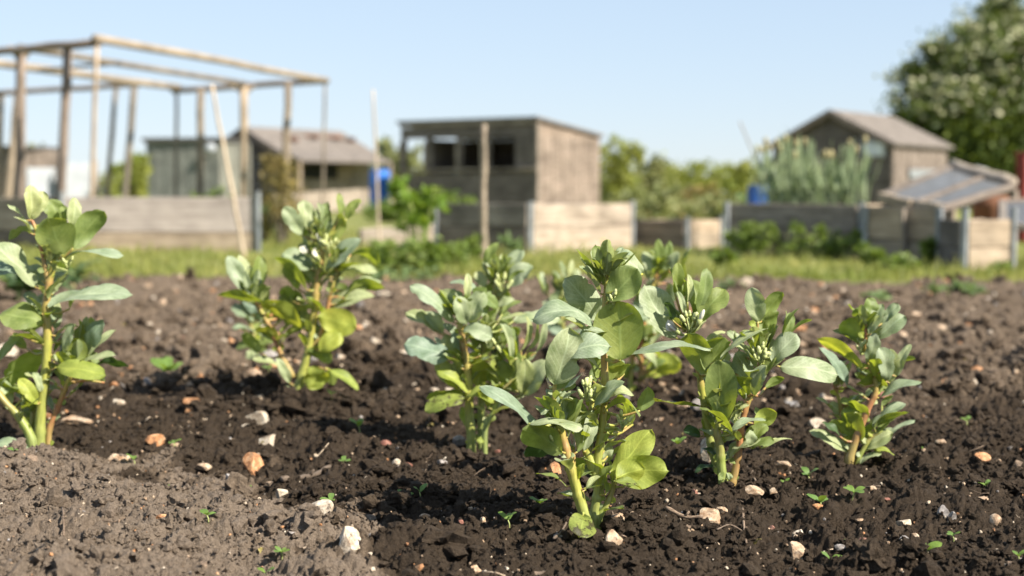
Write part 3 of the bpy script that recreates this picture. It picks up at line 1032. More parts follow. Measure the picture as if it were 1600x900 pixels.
def litter(n, seed):
    """straw, root ends and leaf scraps"""
    r = random.Random(seed)
    mb = MB()
    for i in range(n):
        D = 1.6 * (6.5 / 1.6) ** r.random(); x = r.uniform(-.5, .5) * D
        a = r.uniform(0, 6.28); L = r.uniform(.008, .035)
        if i % 3:
            pts = []
            for k in (-.5, 0, .5):
                px = x + math.cos(a) * L * k + r.uniform(-.1, .1) * L; py = D + math.sin(a) * L * k + r.uniform(-.1, .1) * L
                pts.append(Vector((px, py, zmean(px, py, .006) + .0015 + r.uniform(0, .003))))
            w = r.uniform(.0004, .0010)
            mb.tube(pts, [w, w * 1.1, w * .7], 5, mi=r.choice((0, 0, 1)))
        else:
            b = Vector((x, D, zmean(x, D, .008) + .003))
            leaf_into(mb, b, b + Vector((math.cos(a) * L * .6, math.sin(a) * L * .6, r.uniform(0, .4) * L)), L * .4, Vector((0, -.2, 1)), .3, .2, .4, r.uniform(-1, 1), 3, r, mi=r.choice((0, 1, 2)), nl=6, nw=4)
    return mb.build('plant_litter', [M['twig'], M['cane'], M['f_dry']])


lt = litter(330, 12)
tag(lt, 'scraps of straw, root and dead leaf littered over the dug soil', 'plant litter')
lt['kind'] = 'stuff'


# ------------------------------------------------------------------ the bean plants
# A: at the left edge
p = Plant(62, 697, 'tall broad bean plant cut by the left edge of the photo', 1)
p.stem([(62, 695), (64, 645), (71, 585), (74, 525), (72, 482), (76, 447), (81, 425), (87, 405)], 17, 8, 'stem_y', True)
p.stem([(76, 447), (70, 415), (66, 392), (57, 362), (50, 344)], 8, 5, 'stem_r')
p.stem([(50, 690), (30, 652), (8, 628), (-14, 600)], 15, 9, 'stem_g', True, -0.02)
p.stem([(48, 682), (52, 650), (56, 628)], 9, 8, 'stem_g', True, 0.03)
p.stem([(76, 678), (88, 645), (100, 612), (112, 585), (122, 572)], 10, 6, 'stem_r', True, 0.01)
p.leaf(48, 343, 47, 289, 26, 25, 'pale', 0, fold=0.6, bites=2)
p.leaf(50, 343, 69, 299, 28, 12, 'pale', 0.0, fold=0.25, bites=3)
p.leaf(98, 398, 74, 341, 62, 165, 'green', -0.02, fold=0.1, bites=1, bend=0.05)
p.leaf(115, 388, 163, 330, 40, 158, 'green', (-0.01, 0.0), fold=0.2, bites=1)
p.leaf(113, 356, 116, 308, 24, 15, 'pale', 0.01, fold=0.35)
p.leaf(88, 352, 80, 311, 38, 30, 'green', 0.05)
p.leaf(100, 345, 98, 322, 16, 30, 'green', 0.03, fold=.6)
p.leaf(54, 366, 14, 376, 32, 118, 'glauc', 0.02, bend=0.30, bites=4)
p.leaf(103, 402, 192, 400, 36, 82, 'glauc', (0, 0.02), bend=0.11, fold=0.15)
p.leaf(54, 448, -12, 383, 48, 50, 'glauc', (0, -0.03), bend=0.08, bites=3)
p.leaf(50, 442, -18, 418, 42, 60, 'blue', (0.03, 0.05))
p.leaf(76, 446, 42, 420, 32, 35, 'blue', 0.05)
p.leaf(75, 480, 206, 462, 62, 66, 'glauc', (-0.01, 0.01), bend=0.10, fold=0.30, bites=5, wav=.12)
p.leaf(68, 505, -2, 493, 56, 42, 'green', (-0.01, -0.03), bend=0.10, fold=0.1)
p.leaf(40, 527, -8, 575, 26, 62, 'green', (0.01, 0.0), bend=0.14)
p.leaf(66, 548, 16, 606, 56, 140, 'green', (0.04, 0.05), bend=0.06)
p.leaf(112, 572, 123, 529, 35, 168, 'green', -0.015, fold=0.1)
p.leaf(102, 552, 118, 506, 21, 35, 'pale', 0.0, fold=0.5)
p.leaf(136, 548, 162, 500, 32, 35, 'blue', 0.03, fold=0.3)
p.leaf(138, 562, 181, 516, 17, 55, 'pale', 0.01, fold=0.6)
p.leaf(128, 570, 181, 555, 20, 62, 'glauc', 0.0)
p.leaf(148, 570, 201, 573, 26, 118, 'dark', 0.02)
p.leaf(125, 540, 132, 500, 26, 130, 'green', 0.03)
p.leaf(140, 535, 142, 495, 20, 20, 'green', 0.05)
p.leaf(88, 574, 165, 586, 34, 22, 'yell', (-0.02, -0.03), bend=0.07, fold=0.08, bites=0)
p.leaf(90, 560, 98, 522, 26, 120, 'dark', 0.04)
p.leaf(58, 632, 30, 591, 23, 15, 'yell', -0.02)
p.leaf(64, 612, 52, 582, 16, 30, 'pale', -0.01, fold=.6)
p.leaf(62, 620, 82, 592, 18, 60, 'green', 0.0, fold=.6)
p.leaf(36, 620, -14, 616, 40, 112, 'green', 0.0, bend=0.2)
p.leaf(50, 699, -18, 703, 30, 60, 'glauc', (-0.02, -0.04), bend=0.12, fold=0.1)
p.spray(128, 545, 50, 4, 30, 'glauc', 0.03)
p.buds(106, 412, 12, 6, 11, 0.0, white=0)
p.fillers((40, 430, 120, 600), 7)
p.fillers((110, 530, 165, 600), 5, dz=(0.02, 0.06), size=(25, 42))
p.done()

# B: middle distance, left of centre
p = Plant(462, 628, 'broad bean plant with white flowers, left of centre, before the leaning cane', 2)
p.stem([(462, 626), (470, 592), (480, 556), (487, 520), (492, 482), (494, 452), (499, 425), (504, 398), (508, 372)], 15, 8, 'stem_y', True)
p.stem([(480, 560), (505, 512), (514, 470), (522, 440), (530, 415)], 7, 5, 'stem_r')
p.stem([(458, 590), (440, 556), (432, 535), (418, 505), (404, 480), (392, 462)], 9, 6, 'stem_r')
p.leaf(473, 368, 444, 323, 27, 10, 'pale', 0.0, bites=2)
p.leaf(480, 356, 473, 313, 27, 22, 'pale', 0.0)
p.leaf(478, 372, 455, 345, 22, 40, 'green', 0.02)
p.leaf(482, 375, 472, 345, 14, 60, 'glauc', 0.0, fold=.7)
p.spray(503, 378, 66, 9, 26, 'glauc', 0.0, 0.22)
p.leaf(520, 378, 533, 333, 24, 155, 'green', -0.01)
p.leaf(531, 338, 529, 302, 15, 35, 'green', 0.0, bites=3)
p.leaf(541, 342, 563, 311, 20, 30, 'green', 0.0, bites=3)
p.flower(482, 402, 472, 386); p.flower(500, 408, 489, 390)
p.buds(512, 385, 17, 12, 12, -0.01, white=1)
p.leaf(486, 420, 441, 397, 36, 38, 'blue', 0.0, bend=.08)
p.leaf(478, 452, 427, 402, 28, 122, 'green', -0.02, fold=.35)
p.leaf(480, 442, 493, 410, 28, 30, 'pale', 0.03)
p.leaf(510, 428, 565, 374, 30, 45, 'glauc', 0.0)
p.leaf(515, 432, 573, 416, 22, 112, 'green', -0.01, bend=.15)
p.leaf(548, 398, 594, 414, 30, 125, 'green', 0.03, bend=0.25)
p.leaf(520, 428, 590, 424, 24, 62, 'pale', 0.0)
p.leaf(538, 466, 601, 450, 30, 118, 'green', 0.0, bend=0.20)
p.leaf(513, 478, 585, 463, 30, 35, 'pale', 0.02)
p.leaf(540, 455, 596, 440, 24, 60, 'pale', 0.03)
p.leaf(497, 494, 557, 512, 44, 170, 'yell', -0.02, fold=.08, bend=.05, bites=0)
p.leaf(500, 548, 533, 520, 32, 20, 'yell', -0.02, fold=.3, bites=0)
p.leaf(478, 550, 519, 563, 28, 150, 'green', -0.02, bend=.2)
p.leaf(482, 608, 506, 578, 40, 160, 'yell', -0.02, bend=.08)
p.leaf(515, 578, 560, 609, 20, 42, 'yell', -0.01, bend=.1)
p.leaf(512, 575, 520, 602, 18, 150, 'green', 0.02)
p.leaf(472, 514, 409, 473, 36, 132, 'yell', -0.03, fold=.35)
p.leaf(414, 474, 340, 461, 28, 116, 'green', -0.03, bend=.05)
p.leaf(441, 536, 479, 505, 20, 115, 'green', -0.02, fold=.4)
p.leaf(436, 540, 399, 514, 24, 128, 'yell', -0.01, bend=.2)
p.leaf(474, 500, 440, 458, 44, 40, 'green', 0.04)
p.leaf(455, 470, 440, 450, 34, 130, 'green', 0.03)
p.leaf(440, 575, 394, 560, 14, 55, 'pale', 0.0)
p.leaf(452, 598, 432, 560, 16, 20, 'pale', -0.01, fold=.6, bites=4)
p.leaf(455, 608, 438, 606, 10, 60, 'pale', 0.0)
p.leaf(388, 462, 356, 400, 28, 15, 'glauc', 0.0)
p.leaf(386, 462, 374, 398, 26, 40, 'pale', 0.01)
p.leaf(394, 456, 406, 399, 28, 30, 'green', 0.01)
p.leaf(386, 465, 353, 426, 20, 60, 'glauc', -0.01)
p.spray(390, 465, 52, 6, 24, 'glauc', -0.01, .3)
p.fillers((400, 440, 550, 570), 14, dz=(0.02, 0.08))
p.fillers((470, 370, 530, 420), 5, dz=(0.01, 0.05), size=(28, 46))
p.done()

p = Plant(408, 572, 'small blue green bean plant half hidden behind the one with white flowers', 3)
p.stem([(408, 570), (402, 540), (392, 510), (388, 480)], 9, 6, 'stem_g', True)
p.leaf(398, 502, 362, 478, 30, 45, 'blue')
p.leaf(398, 518, 363, 512, 16, 70, 'blue')
p.leaf(402, 500, 424, 470, 24, 30, 'blue')
p.leaf(400, 540, 370, 545, 24, 60, 'green')
p.leaf(405, 550, 385, 568, 20, 50, 'pale')
p.leaf(405, 540, 430, 530, 22, 60, 'green')
p.leaf(396, 490, 385, 455, 26, 20, 'blue')
p.spray(392, 480, 40, 4, 30, 'blue')
p.fillers((375, 480, 430, 560), 6, ('blue', 'green'), (-0.02, 0.05), (24, 40))
p.done()

# C: left of the main plant
p = Plant(740, 682, 'broad bean plant with a browning yellow lower leaf, left of the nearest plant', 4)
p.stem([(736, 680), (733, 640), (733, 602), (729, 566), (724, 540), (720, 515), (718, 492)], 15, 9, 'stem_y', True)
p.stem([(752, 676), (752, 642), (753, 600), (755, 555), (757, 520)], 12, 10, 'stem_g', True, 0.03)
p.stem([(758, 672), (768, 650), (780, 622), (795, 600), (812, 585)], 9, 7, 'stem_g', True, -0.02)
p.leaf(729, 507, 714, 463, 28, 8, 'pale', -0.02, fold=.35, bites=2)
p.leaf(733, 503, 756, 456, 34, 12, 'pale', -0.02, fold=.3, bites=3)
p.leaf(727, 468, 731, 427, 14, 25, 'pale', -0.01, fold=.7)
p.leaf(723, 470, 726, 440, 12, 60, 'glauc', 0, fold=.7)
p.leaf(708, 503, 641, 446, 32, 48, 'glauc', (0, -0.02), fold=.15, bend=.10, bites=5, wav=.15)
p.leaf(714, 492, 688, 454, 34, 35, 'glauc', 0.02)
p.leaf(716, 494, 695, 452, 40, 40, 'blue', 0.05)
p.leaf(746, 462, 702, 443, 28, 66, 'blue', 0.06, bend=.2)
p.leaf(682, 518, 634, 489, 28, 45, 'glauc', 0.05, fold=.6)
p.leaf(692, 520, 662, 488, 26, 25, 'pale', 0.05, fold=.7)
p.leaf(702, 558, 632, 538, 48, 32, 'blue', (-0.01, -0.02), fold=.08, bend=.06)
p.leaf(704, 560, 698, 522, 30, 22, 'glauc', 0.01)
p.leaf(716, 552, 712, 518, 26, 30, 'blue', 0.0)
p.leaf(724, 516, 770, 528, 32, 42, 'glauc', (-0.02, -0.04), bend=.16)
p.leaf(756, 517, 823, 491, 24, 80, 'pale', (0, -0.01), fold=.2)
p.leaf(802, 502, 876, 498, 34, 48, 'pale', (0.05, 0.07), fold=.1)
p.leaf(731, 614, 683, 579, 24, 55, 'yell', -0.01)
p.leaf(726, 622, 664, 642, 32, 38, 'spot', -0.02, fold=.15, bend=.12)
p.leaf(728, 618, 666, 624, 26, 120, 'green', 0.02, bend=.1)
p.leaf(731, 618, 772, 628, 30, 48, 'yell', -0.03, bend=.25)
p.leaf(752, 556, 784, 574, 36, 40, 'spot', -0.01, bend=.25)
p.leaf(745, 604, 764, 556, 44, 162, 'yell', 0.01)
p.leaf(728, 668, 722, 635, 26, 140, 'green', 0.03)
p.leaf(742, 545, 735, 520, 24, 130, 'green', 0.02)
p.spray(760, 545, 50, 4, 24, 'pale', 0.0, .2)
p.leaf(806, 562, 788, 503, 20, 70, 'green', 0.0, fold=.7)
p.leaf(814, 548, 822, 493, 17, 60, 'pale', 0.0, fold=.9)
p.leaf(826, 545, 838, 498, 17, 110, 'glauc', 0.0, fold=.8)
p.leaf(800, 560, 781, 500, 15, 30, 'pale', -0.01, fold=.9)
p.leaf(838, 550, 852, 498, 12, 30, 'pale', 0.0, fold=.9)
p.leaf(812, 612, 763, 574, 46, 150, 'green', -0.02, bend=.1)
p.leaf(815, 617, 822, 561, 28, 15, 'pale', -0.04, fold=.3)
p.leaf(820, 617, 853, 563, 36, 25, 'pale', -0.04, fold=.3)
p.leaf(818, 618, 800, 640, 20, 60, 'pale', -0.03)
p.stem([(812, 585), (818, 600), (815, 560)], 5, 4, 'stem_y')
p.buds(786, 545, 16, 8, 11, -0.01, white=0)
p.fillers((690, 480, 790, 610), 13, dz=(0.03, 0.08))
p.done()

p = Plant(775, 632, 'broad bean plant with pale buds at its tip, in front of the upright stake', 5)
p.stem([(775, 630), (772, 580), (764, 540), (766, 500), (772, 465), (777, 430)], 10, 6, 'stem_y', True)
p.leaf(757, 412, 779, 379, 18, 25, 'green', 0.0, fold=.4)
p.leaf(774, 436, 801, 403, 24, 60, 'green', 0.0, fold=.5)
p.leaf(790, 432, 817, 391, 28, 25, 'glauc', 0.0, fold=.4)
p.leaf(793, 446, 834, 417, 38, 35, 'glauc', -0.02, fold=.4)
p.leaf(795, 440, 822, 425, 16, 130, 'green', -0.03, fold=.5)
p.leaf(766, 442, 756, 408, 22, 40, 'glauc', 0.03)
p.leaf(756, 452, 745, 424, 20, 15, 'pale', 0.02)
p.leaf(768, 445, 783, 398, 18, 45, 'pale', 0.02, fold=.6)
p.leaf(778, 440, 770, 410, 22, 130, 'green', 0.03)
p.leaf(764, 455, 742, 470, 26, 60, 'blue', 0.03)
p.spray(782, 442, 52, 7, 40, 'glauc', 0.0, .3)
p.buds(786, 448, 14, 14, 11, -0.02)
p.leaf(775, 480, 805, 470, 26, 60, 'pale', 0.0)
p.fillers((750, 450, 800, 600), 8, dz=(-0.02, 0.05))
p.done()

# D: the nearest plant, in focus
p = Plant(920, 832, 'nearest and sharpest broad bean plant with bright yellow green leaves low on its right', 6)
p.stem([(914, 812), (906, 782), (897, 750), (888, 716), (881, 690), (876, 668)], 19, 12, 'stem_y', True, -0.03)
p.stem([(938, 765), (926, 728), (916, 702), (918, 678), (922, 655), (926, 625)], 16, 9, 'stem_y')
p.stem([(928, 815), (931, 788), (935, 762), (934, 725), (938, 690), (943, 650), (945, 600), (944, 560), (941, 520), (944, 485), (947, 455), (948, 430)], 18, 7, 'stem_y', True, 0.0)
p.stem([(936, 812), (946, 792), (955, 772), (962, 748)], 12, 8, 'stem_g', True, 0.0)
p.stem([(900, 755), (898, 728), (896, 700)], 5, 4, 'stem_y')
p.stem([(878, 690), (868, 655), (866, 625), (867, 596)], 7, 6, 'stem_y', False, -0.03)
p.leaf(866, 600, 890, 512, 62, 22, 'glauc', (-0.04, -0.05), fold=.35, bend=.10, wav=.14)
p.leaf(888, 560, 950, 536, 46, 38, 'glauc', (-0.04, -0.05), fold=.2, bend=.22, droop=.2)
p.leaf(900, 545, 949, 520, 26, 62, 'glauc', (-0.03, -0.02), bend=.3)
p.leaf(970, 563, 966, 470, 78, 176, 'green', (-0.03, -0.02), fold=-.22, bend=.05, bites=0, wav=.05)
p.leaf(970, 560, 1110, 546, 44, 76, 'glauc', (-0.02, -0.05), bend=.08, fold=.25)
p.leaf(926, 508, 833, 500, 48, 56, 'glauc', (-0.02, -0.04), bend=.25, fold=.12, bites=1)
p.leaf(935, 498, 884, 434, 54, 18, 'glauc', 0.04, fold=.12)
p.leaf(946, 446, 930, 383, 26, 22, 'green', 0.0, fold=.5)
p.leaf(952, 434, 972, 402, 32, 40, 'green', -0.01, bend=.15, bites=3)
p.leaf(938, 442, 915, 412, 22, 120, 'green', 0.0, fold=.4)
p.leaf(950, 470, 996, 420, 52, 22, 'green', -0.02, fold=.55, bend=-.05, bites=0)
p.leaf(1004, 428, 958, 396, 36, 44, 'glauc', 0.04, bend=.1, bites=3)
p.spray(946, 440, 52, 5, 26, 'pale', 0.0, .28)
p.leaf(858, 692, 750, 604, 36, 58, 'blue', (-0.03, -0.06), bend=.08, fold=.25)
p.leaf(826, 662, 910, 669, 36, 74, 'glauc', (-0.06, -0.07), bend=.08, fold=.1)
p.leaf(878, 706, 816, 672, 50, 152, 'green', -0.05, bend=.15, fold=.1)
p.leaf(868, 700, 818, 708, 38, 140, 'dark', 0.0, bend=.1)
p.leaf(902, 706, 903, 624, 30, 145, 'green', -0.03, fold=.4)
p.leaf(912, 705, 926, 638, 24, 25, 'glauc', -0.02, fold=.4)
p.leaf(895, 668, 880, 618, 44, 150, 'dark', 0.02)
p.leaf(928, 637, 976, 597, 32, 55, 'glauc', (-0.03, -0.05), bend=.08)
p.leaf(945, 642, 1000, 650, 34, 104, 'green', (-0.02, -0.04), bend=.30)
p.leaf(950, 628, 990, 618, 24, 60, 'pale', (-0.02, -0.03), bend=.35)
p.leaf(1000, 642, 1012, 604, 28, 155, 'green', -0.01)
p.leaf(958, 752, 1018, 672, 52, 28, 'yell', (-0.01, 0.03), fold=.1, bend=.06, bites=1)
p.leaf(962, 742, 1044, 736, 56, 165, 'yell', (-0.03, -0.01), fold=.1, bend=.10, bites=0)
p.leaf(962, 748, 1008, 732, 40, 160, 'yell', (-0.04, -0.03), fold=.5, bend=.1, bites=0)
p.leaf(950, 712, 995, 700, 16, 60, 'yell', 0.03)
p.leaf(960, 752, 1002, 764, 26, 60, 'spot', (-0.05, -0.05), fold=.4)
p.leaf(911, 806, 905, 847, 44, 15, 'spot', (-0.07, -0.115), fold=.2, bend=.1, bites=0, twist=0)
p.leaf(944, 724, 952, 694, 22, 10, 'glauc', 0.03)
p.leaf(903, 748, 913, 724, 14, 30, 'yell', -0.03)
p.leaf(938, 760, 958, 728, 20, 45, 'green', -0.01, fold=.6)
p.leaf(946, 772, 940, 742, 16, 60, 'green', -0.02, fold=.6)
p.leaf(944, 560, 930, 590, 22, 130, 'green', 0.02)
p.leaf(945, 610, 985, 570, 34, 120, 'green', 0.03)
p.leaf(945, 610, 960, 575, 30, 60, 'blue', 0.05)
p.buds(917, 612, 15, 16, 13, -0.03, white=0)
p.buds(972, 662, 12, 8, 12, -0.02, white=0)
p.buds(866, 690, 8, 5, 9, -0.04, white=0)
p.buds(960, 466, 10, 6, 11, -0.02, white=1)
p.leaf(858, 640, 845, 648, 10, 40, 'pale', -.04)
p.fillers((850, 560, 990, 680), 12, dz=(0.03, 0.08), size=(40, 66))
p.fillers((880, 640, 980, 740), 6, dz=(0.02, 0.06), size=(24, 44))
p.done()

# E: two plants further back
p = Plant(1002, 602, 'blurred broad bean plant behind and just right of the nearest plant', 7, 3.45)
p.stem([(1003, 600), (1001, 545), (1008, 490), (1022, 440), (1030, 420)], 11, 6, 'stem_r', True)
p.stem([(985, 600), (988, 560), (990, 520)], 9, 7, 'stem_y', True)
for a in ((1024, 432, 1028, 373, 18, 25, 'green'), (1034, 430, 1046, 376, 18, 40, 'green'), (1040, 425, 1060, 394, 18, 20, 'glauc'),
          (1066, 428, 1081, 388, 18, 60, 'green'), (1058, 446, 1066, 412, 20, 120, 'green'), (1020, 434, 1006, 393, 22, 15, 'pale'),
          (1016, 445, 1002, 415, 18, 60, 'glauc'), (1030, 440, 1040, 402, 22, 130, 'green'), (1008, 470, 985, 452, 24, 60, 'green'),
          (1010, 584, 1064, 566, 40, 150, 'yell'), (1005, 560, 970, 545, 34, 60, 'green'), (1004, 540, 1035, 515, 34, 60, 'green'),
          (1000, 575, 975, 590, 30, 110, 'green'), (1005, 520, 1030, 480, 34, 120, 'green'), (1012, 500, 990, 470, 32, 30, 'glauc')):
    p.leaf(*a)
p.spray(1036, 430, 50, 6, 40, 'green', 0.0, .3)
p.buds(1012, 442, 8, 4, 10, 0, white=1)
p.fillers((970, 470, 1050, 590), 9, dz=(-0.04, 0.06), size=(30, 52))
p.done()

p = Plant(884, 566, 'broad bean plant furthest back, showing narrow pale leaves behind the arching leaf', 8, 3.9)
p.stem([(884, 565), (880, 520), (876, 480), (874, 455)], 10, 6, 'stem_g', True)
for a in ((855, 466, 838, 428, 16, 60, 'green'), (848, 458, 846, 424, 10, 20, 'pale'), (868, 456, 865, 426, 18, 110, 'green'), (882, 452, 864, 424, 10, 20, 'pale'),
          (884, 445, 875, 407, 10, 25, 'pale'), (888, 445, 894, 406, 10, 25, 'pale'), (896, 440, 903, 420, 12, 25, 'pale'), (872, 470, 850, 480, 24, 60, 'glauc'),
          (880, 500, 905, 480, 28, 60, 'green'), (878, 520, 850, 510, 28, 60, 'blue'), (880, 540, 860, 550, 26, 60, 'blue'), (882, 530, 910, 540, 26, 110, 'green')):
    p.leaf(*a)
p.fillers((860, 450, 905, 545), 7, ('blue', 'green'), (-0.03, 0.05), (26, 44))
p.done()

# F: right of the nearest plant
p = Plant(1140, 766, 'broad bean plant with red brown stem and a big pale leaf reaching right', 9)
p.stem([(1131, 764), (1127, 728), (1125, 697), (1120, 672), (1124, 650)], 17, 11, 'stem_g', True, -0.01)
p.stem([(1122, 735), (1112, 700), (1107, 668), (1100, 630), (1094, 592), (1088, 558), (1080, 535), (1078, 515)], 14, 8, 'stem_y', False, 0.02)
p.stem([(1142, 766), (1149, 735), (1155, 700), (1158, 670), (1164, 642), (1174, 615), (1184, 594), (1188, 575), (1188, 550)], 14, 7, 'stem_r', True)
p.stem([(1160, 700), (1168, 695), (1176, 692)], 6, 5, 'stem_g')
p.leaf(1056, 528, 1006, 446, 54, 18, 'glauc', (0.01, 0.02), fold=.55, bend=-.05, bites=2)
p.leaf(1062, 482, 1046, 418, 18, 60, 'green', 0.02, fold=.7)
p.leaf(1054, 458, 1059, 410, 20, 25, 'green', 0.02, fold=.6)
p.leaf(1070, 492, 1058, 455, 11, 20, 'pale', -0.01, fold=.9)
p.leaf(1074, 472, 1074, 428, 12, 35, 'pale', 0.0, fold=.9)
p.leaf(1066, 480, 1068, 436, 16, 120, 'green', 0.01, fold=.7)
p.leaf(1086, 490, 1080, 436, 38, 35, 'green', 0.02)
p.leaf(1091, 490, 1104, 419, 24, 22, 'green', 0.0, fold=.5)
p.leaf(1094, 502, 1133, 452, 40, 28, 'green', -0.01, fold=.25, bites=3)
p.leaf(1050, 500, 1040, 472, 22, 130, 'dark', 0.0, fold=.5)
p.flower(1066, 524, 1043, 506)
p.buds(1078, 508, 16, 9, 15, -0.02, white=1)
p.leaf(1104, 584, 1074, 521, 48, 158, 'green', (-0.01, -0.03), fold=.2, bend=.1, bites=0)
p.leaf(1106, 583, 1132, 527, 44, 150, 'green', (-0.01, -0.02), fold=.3, bites=0)
p.leaf(1130, 657, 1122, 563, 50, 168, 'green', (-0.03, -0.04), fold=-.25, bend=.05, bites=0)
p.leaf(1114, 640, 1108, 575, 24, 130, 'yell', (-0.02, -0.03), fold=.3)
p.leaf(1095, 634, 1011, 622, 26, 97, 'spot', (0, -0.03), bend=-.03)
p.leaf(1144, 677, 1094, 637, 30, 112, 'green', (-0.03, -0.04), fold=.35)
p.leaf(1166, 614, 1153, 548, 38, 10, 'glauc', 0.04)
p.leaf(1177, 617, 1198, 571, 27, 28, 'glauc', -0.02, fold=.5)
p.leaf(1179, 617, 1213, 557, 26, 48, 'green', -0.01, fold=.4)
p.leaf(1126, 563, 1199, 514, 27, 66, 'glauc', (-0.03, -0.02))
p.leaf(1219, 573, 1313, 582, 44, 30, 'glauc', (0.0, 0.02), fold=.1, bend=.06, bites=0, droop=.10)
p.leaf(1184, 503, 1175, 449, 32, 10, 'pale', 0.01, fold=.4, bites=1)
p.leaf(1190, 502, 1223, 457, 30, 150, 'green', 0.01, bites=1)
p.leaf(1214, 537, 1228, 486, 13, 60, 'green', 0.0, fold=.9)
p.leaf(1224, 532, 1249, 482, 13, 60, 'green', 0.0, fold=.9)
p.leaf(1226, 537, 1268, 499, 13, 110, 'green', 0.0, fold=.7)
p.leaf(1190, 532, 1216, 487, 38, 140, 'green', 0.02)
p.leaf(1208, 567, 1245, 522, 38, 28, 'glauc', -0.01, fold=.25)
p.leaf(1195, 560, 1210, 530, 24, 30, 'pale', 0.01)
p.leaf(1222, 530, 1236, 488, 22, 40, 'green', 0.02)
p.buds(1188, 556, 14, 14, 13, -0.01)
p.leaf(1178, 662, 1214, 645, 30, 162, 'yell', 0.0, bites=0)
p.leaf(1143, 672, 1196, 656, 24, 62, 'glauc', -0.03)
p.leaf(1168, 697, 1198, 663, 28, 35, 'green', -0.01, fold=.5)
p.leaf(1174, 700, 1210, 688, 20, 50, 'green', -0.01)
p.leaf(1190, 700, 1237, 686, 15, 55, 'pale', -0.01)
p.leaf(1172, 697, 1170, 672, 20, 20, 'pale', -0.02)
p.leaf(1094, 682, 1068, 671, 22, 45, 'dark', 0.02)
p.leaf(1106, 687, 1095, 653, 24, 50, 'green', 0.03)
p.leaf(1130, 690, 1146, 672, 24, 30, 'pale', -0.01)
p.leaf(1120, 715, 1098, 700, 18, 60, 'dark', 0.0)
p.leaf(1115, 728, 1085, 738, 16, 60, 'dark', 0.0)
p.leaf(1130, 762, 1122, 742, 16, 30, 'green', -0.02)
p.leaf(1136, 764, 1144, 742, 14, 30, 'pale', -0.02)
p.spray(1152, 655, 36, 5, 25, 'pale', 0.0, .25)
p.stem([(1188, 550), (1184, 525), (1184, 503)], 5, 4, 'stem_y')
p.stem([(1186, 580), (1205, 560), (1218, 540)], 6, 5, 'stem_y')
p.fillers((1100, 540, 1210, 670), 10, dz=(0.03, 0.07), size=(30, 50))
p.done()

# G: right hand plant
p = Plant(1332, 722, 'bushy broad bean plant at the right end of the row, standing alone', 10)
p.stem([(1327, 722), (1336, 690), (1346, 664), (1358, 635), (1368, 614), (1366, 590), (1357, 565), (1352, 540), (1353, 510)], 15, 5, 'stem_r', True)
p.stem([(1340, 724), (1350, 700), (1362, 682), (1380, 672)], 9, 6, 'stem_g', True)
p.stem([(1322, 690), (1316, 650), (1310, 620), (1303, 600)], 8, 6, 'stem_r', True, 0.04)
p.stem([(1364, 610), (1380, 592), (1394, 575)], 6, 5, 'stem_y')
for a in ((1350, 522, 1311, 508, 34, 162, 'green'), (1353, 507, 1337, 482, 26, 150, 'green'), (1360, 522, 1379, 475, 24, 20, 'pale'),
          (1362, 492, 1356, 465, 26, 30, 'green'), (1370, 532, 1414, 493, 34, 32, 'blue'), (1384, 502, 1404, 475, 20, 32, 'blue'),
          (1355, 567, 1368, 520, 24, 24, 'glauc'), (1362, 565, 1371, 540, 16, 110, 'green'), (1346, 577, 1277, 530, 34, 128, 'yell'), (1324, 604, 1280, 544, 24, 45, 'blue'),
          (1386, 594, 1374, 543, 34, 30, 'glauc'), (1390, 598, 1392, 545, 26, 15, 'pale'), (1400, 588, 1423, 538, 19, 25, 'pale'), (1338, 600, 1386, 604, 36, 125, 'green'),
          (1374, 622, 1439, 597, 28, 62, 'glauc'), (1364, 666, 1416, 631, 26, 60, 'glauc'), (1366, 669, 1420, 645, 22, 120, 'green'), (1380, 692, 1429, 657, 16, 62, 'glauc'),
          (1354, 702, 1395, 676, 30, 35, 'pale'), (1360, 702, 1397, 711, 16, 62, 'yell'), (1344, 727, 1378, 708, 16, 55, 'pale'), (1326, 711, 1265, 674, 30, 58, 'glauc'),
          (1332, 692, 1298, 658, 34, 130, 'green'), (1312, 682, 1284, 660, 18, 60, 'dark'), (1345, 690, 1318, 645, 36, 140, 'green'), (1350, 660, 1330, 625, 30, 130, 'green'),
          (1395, 575, 1430, 560, 18, 110, 'green')):
    p.leaf(*a)
p.spray(1352, 545, 42, 4, 25, 'pale', 0.01, .3)
p.buds(1345, 545, 10, 6, 10, 0.0)
p.fillers((1300, 560, 1390, 700), 12, dz=(0.0, 0.07), size=(28, 46))
p.done()
# ------------------------------------------------------------------ background
E1 = Vector((0.8, -0.6, 0)); E2 = Vector((0.6, 0.8, 0))      # the plots run on this diagonal grid


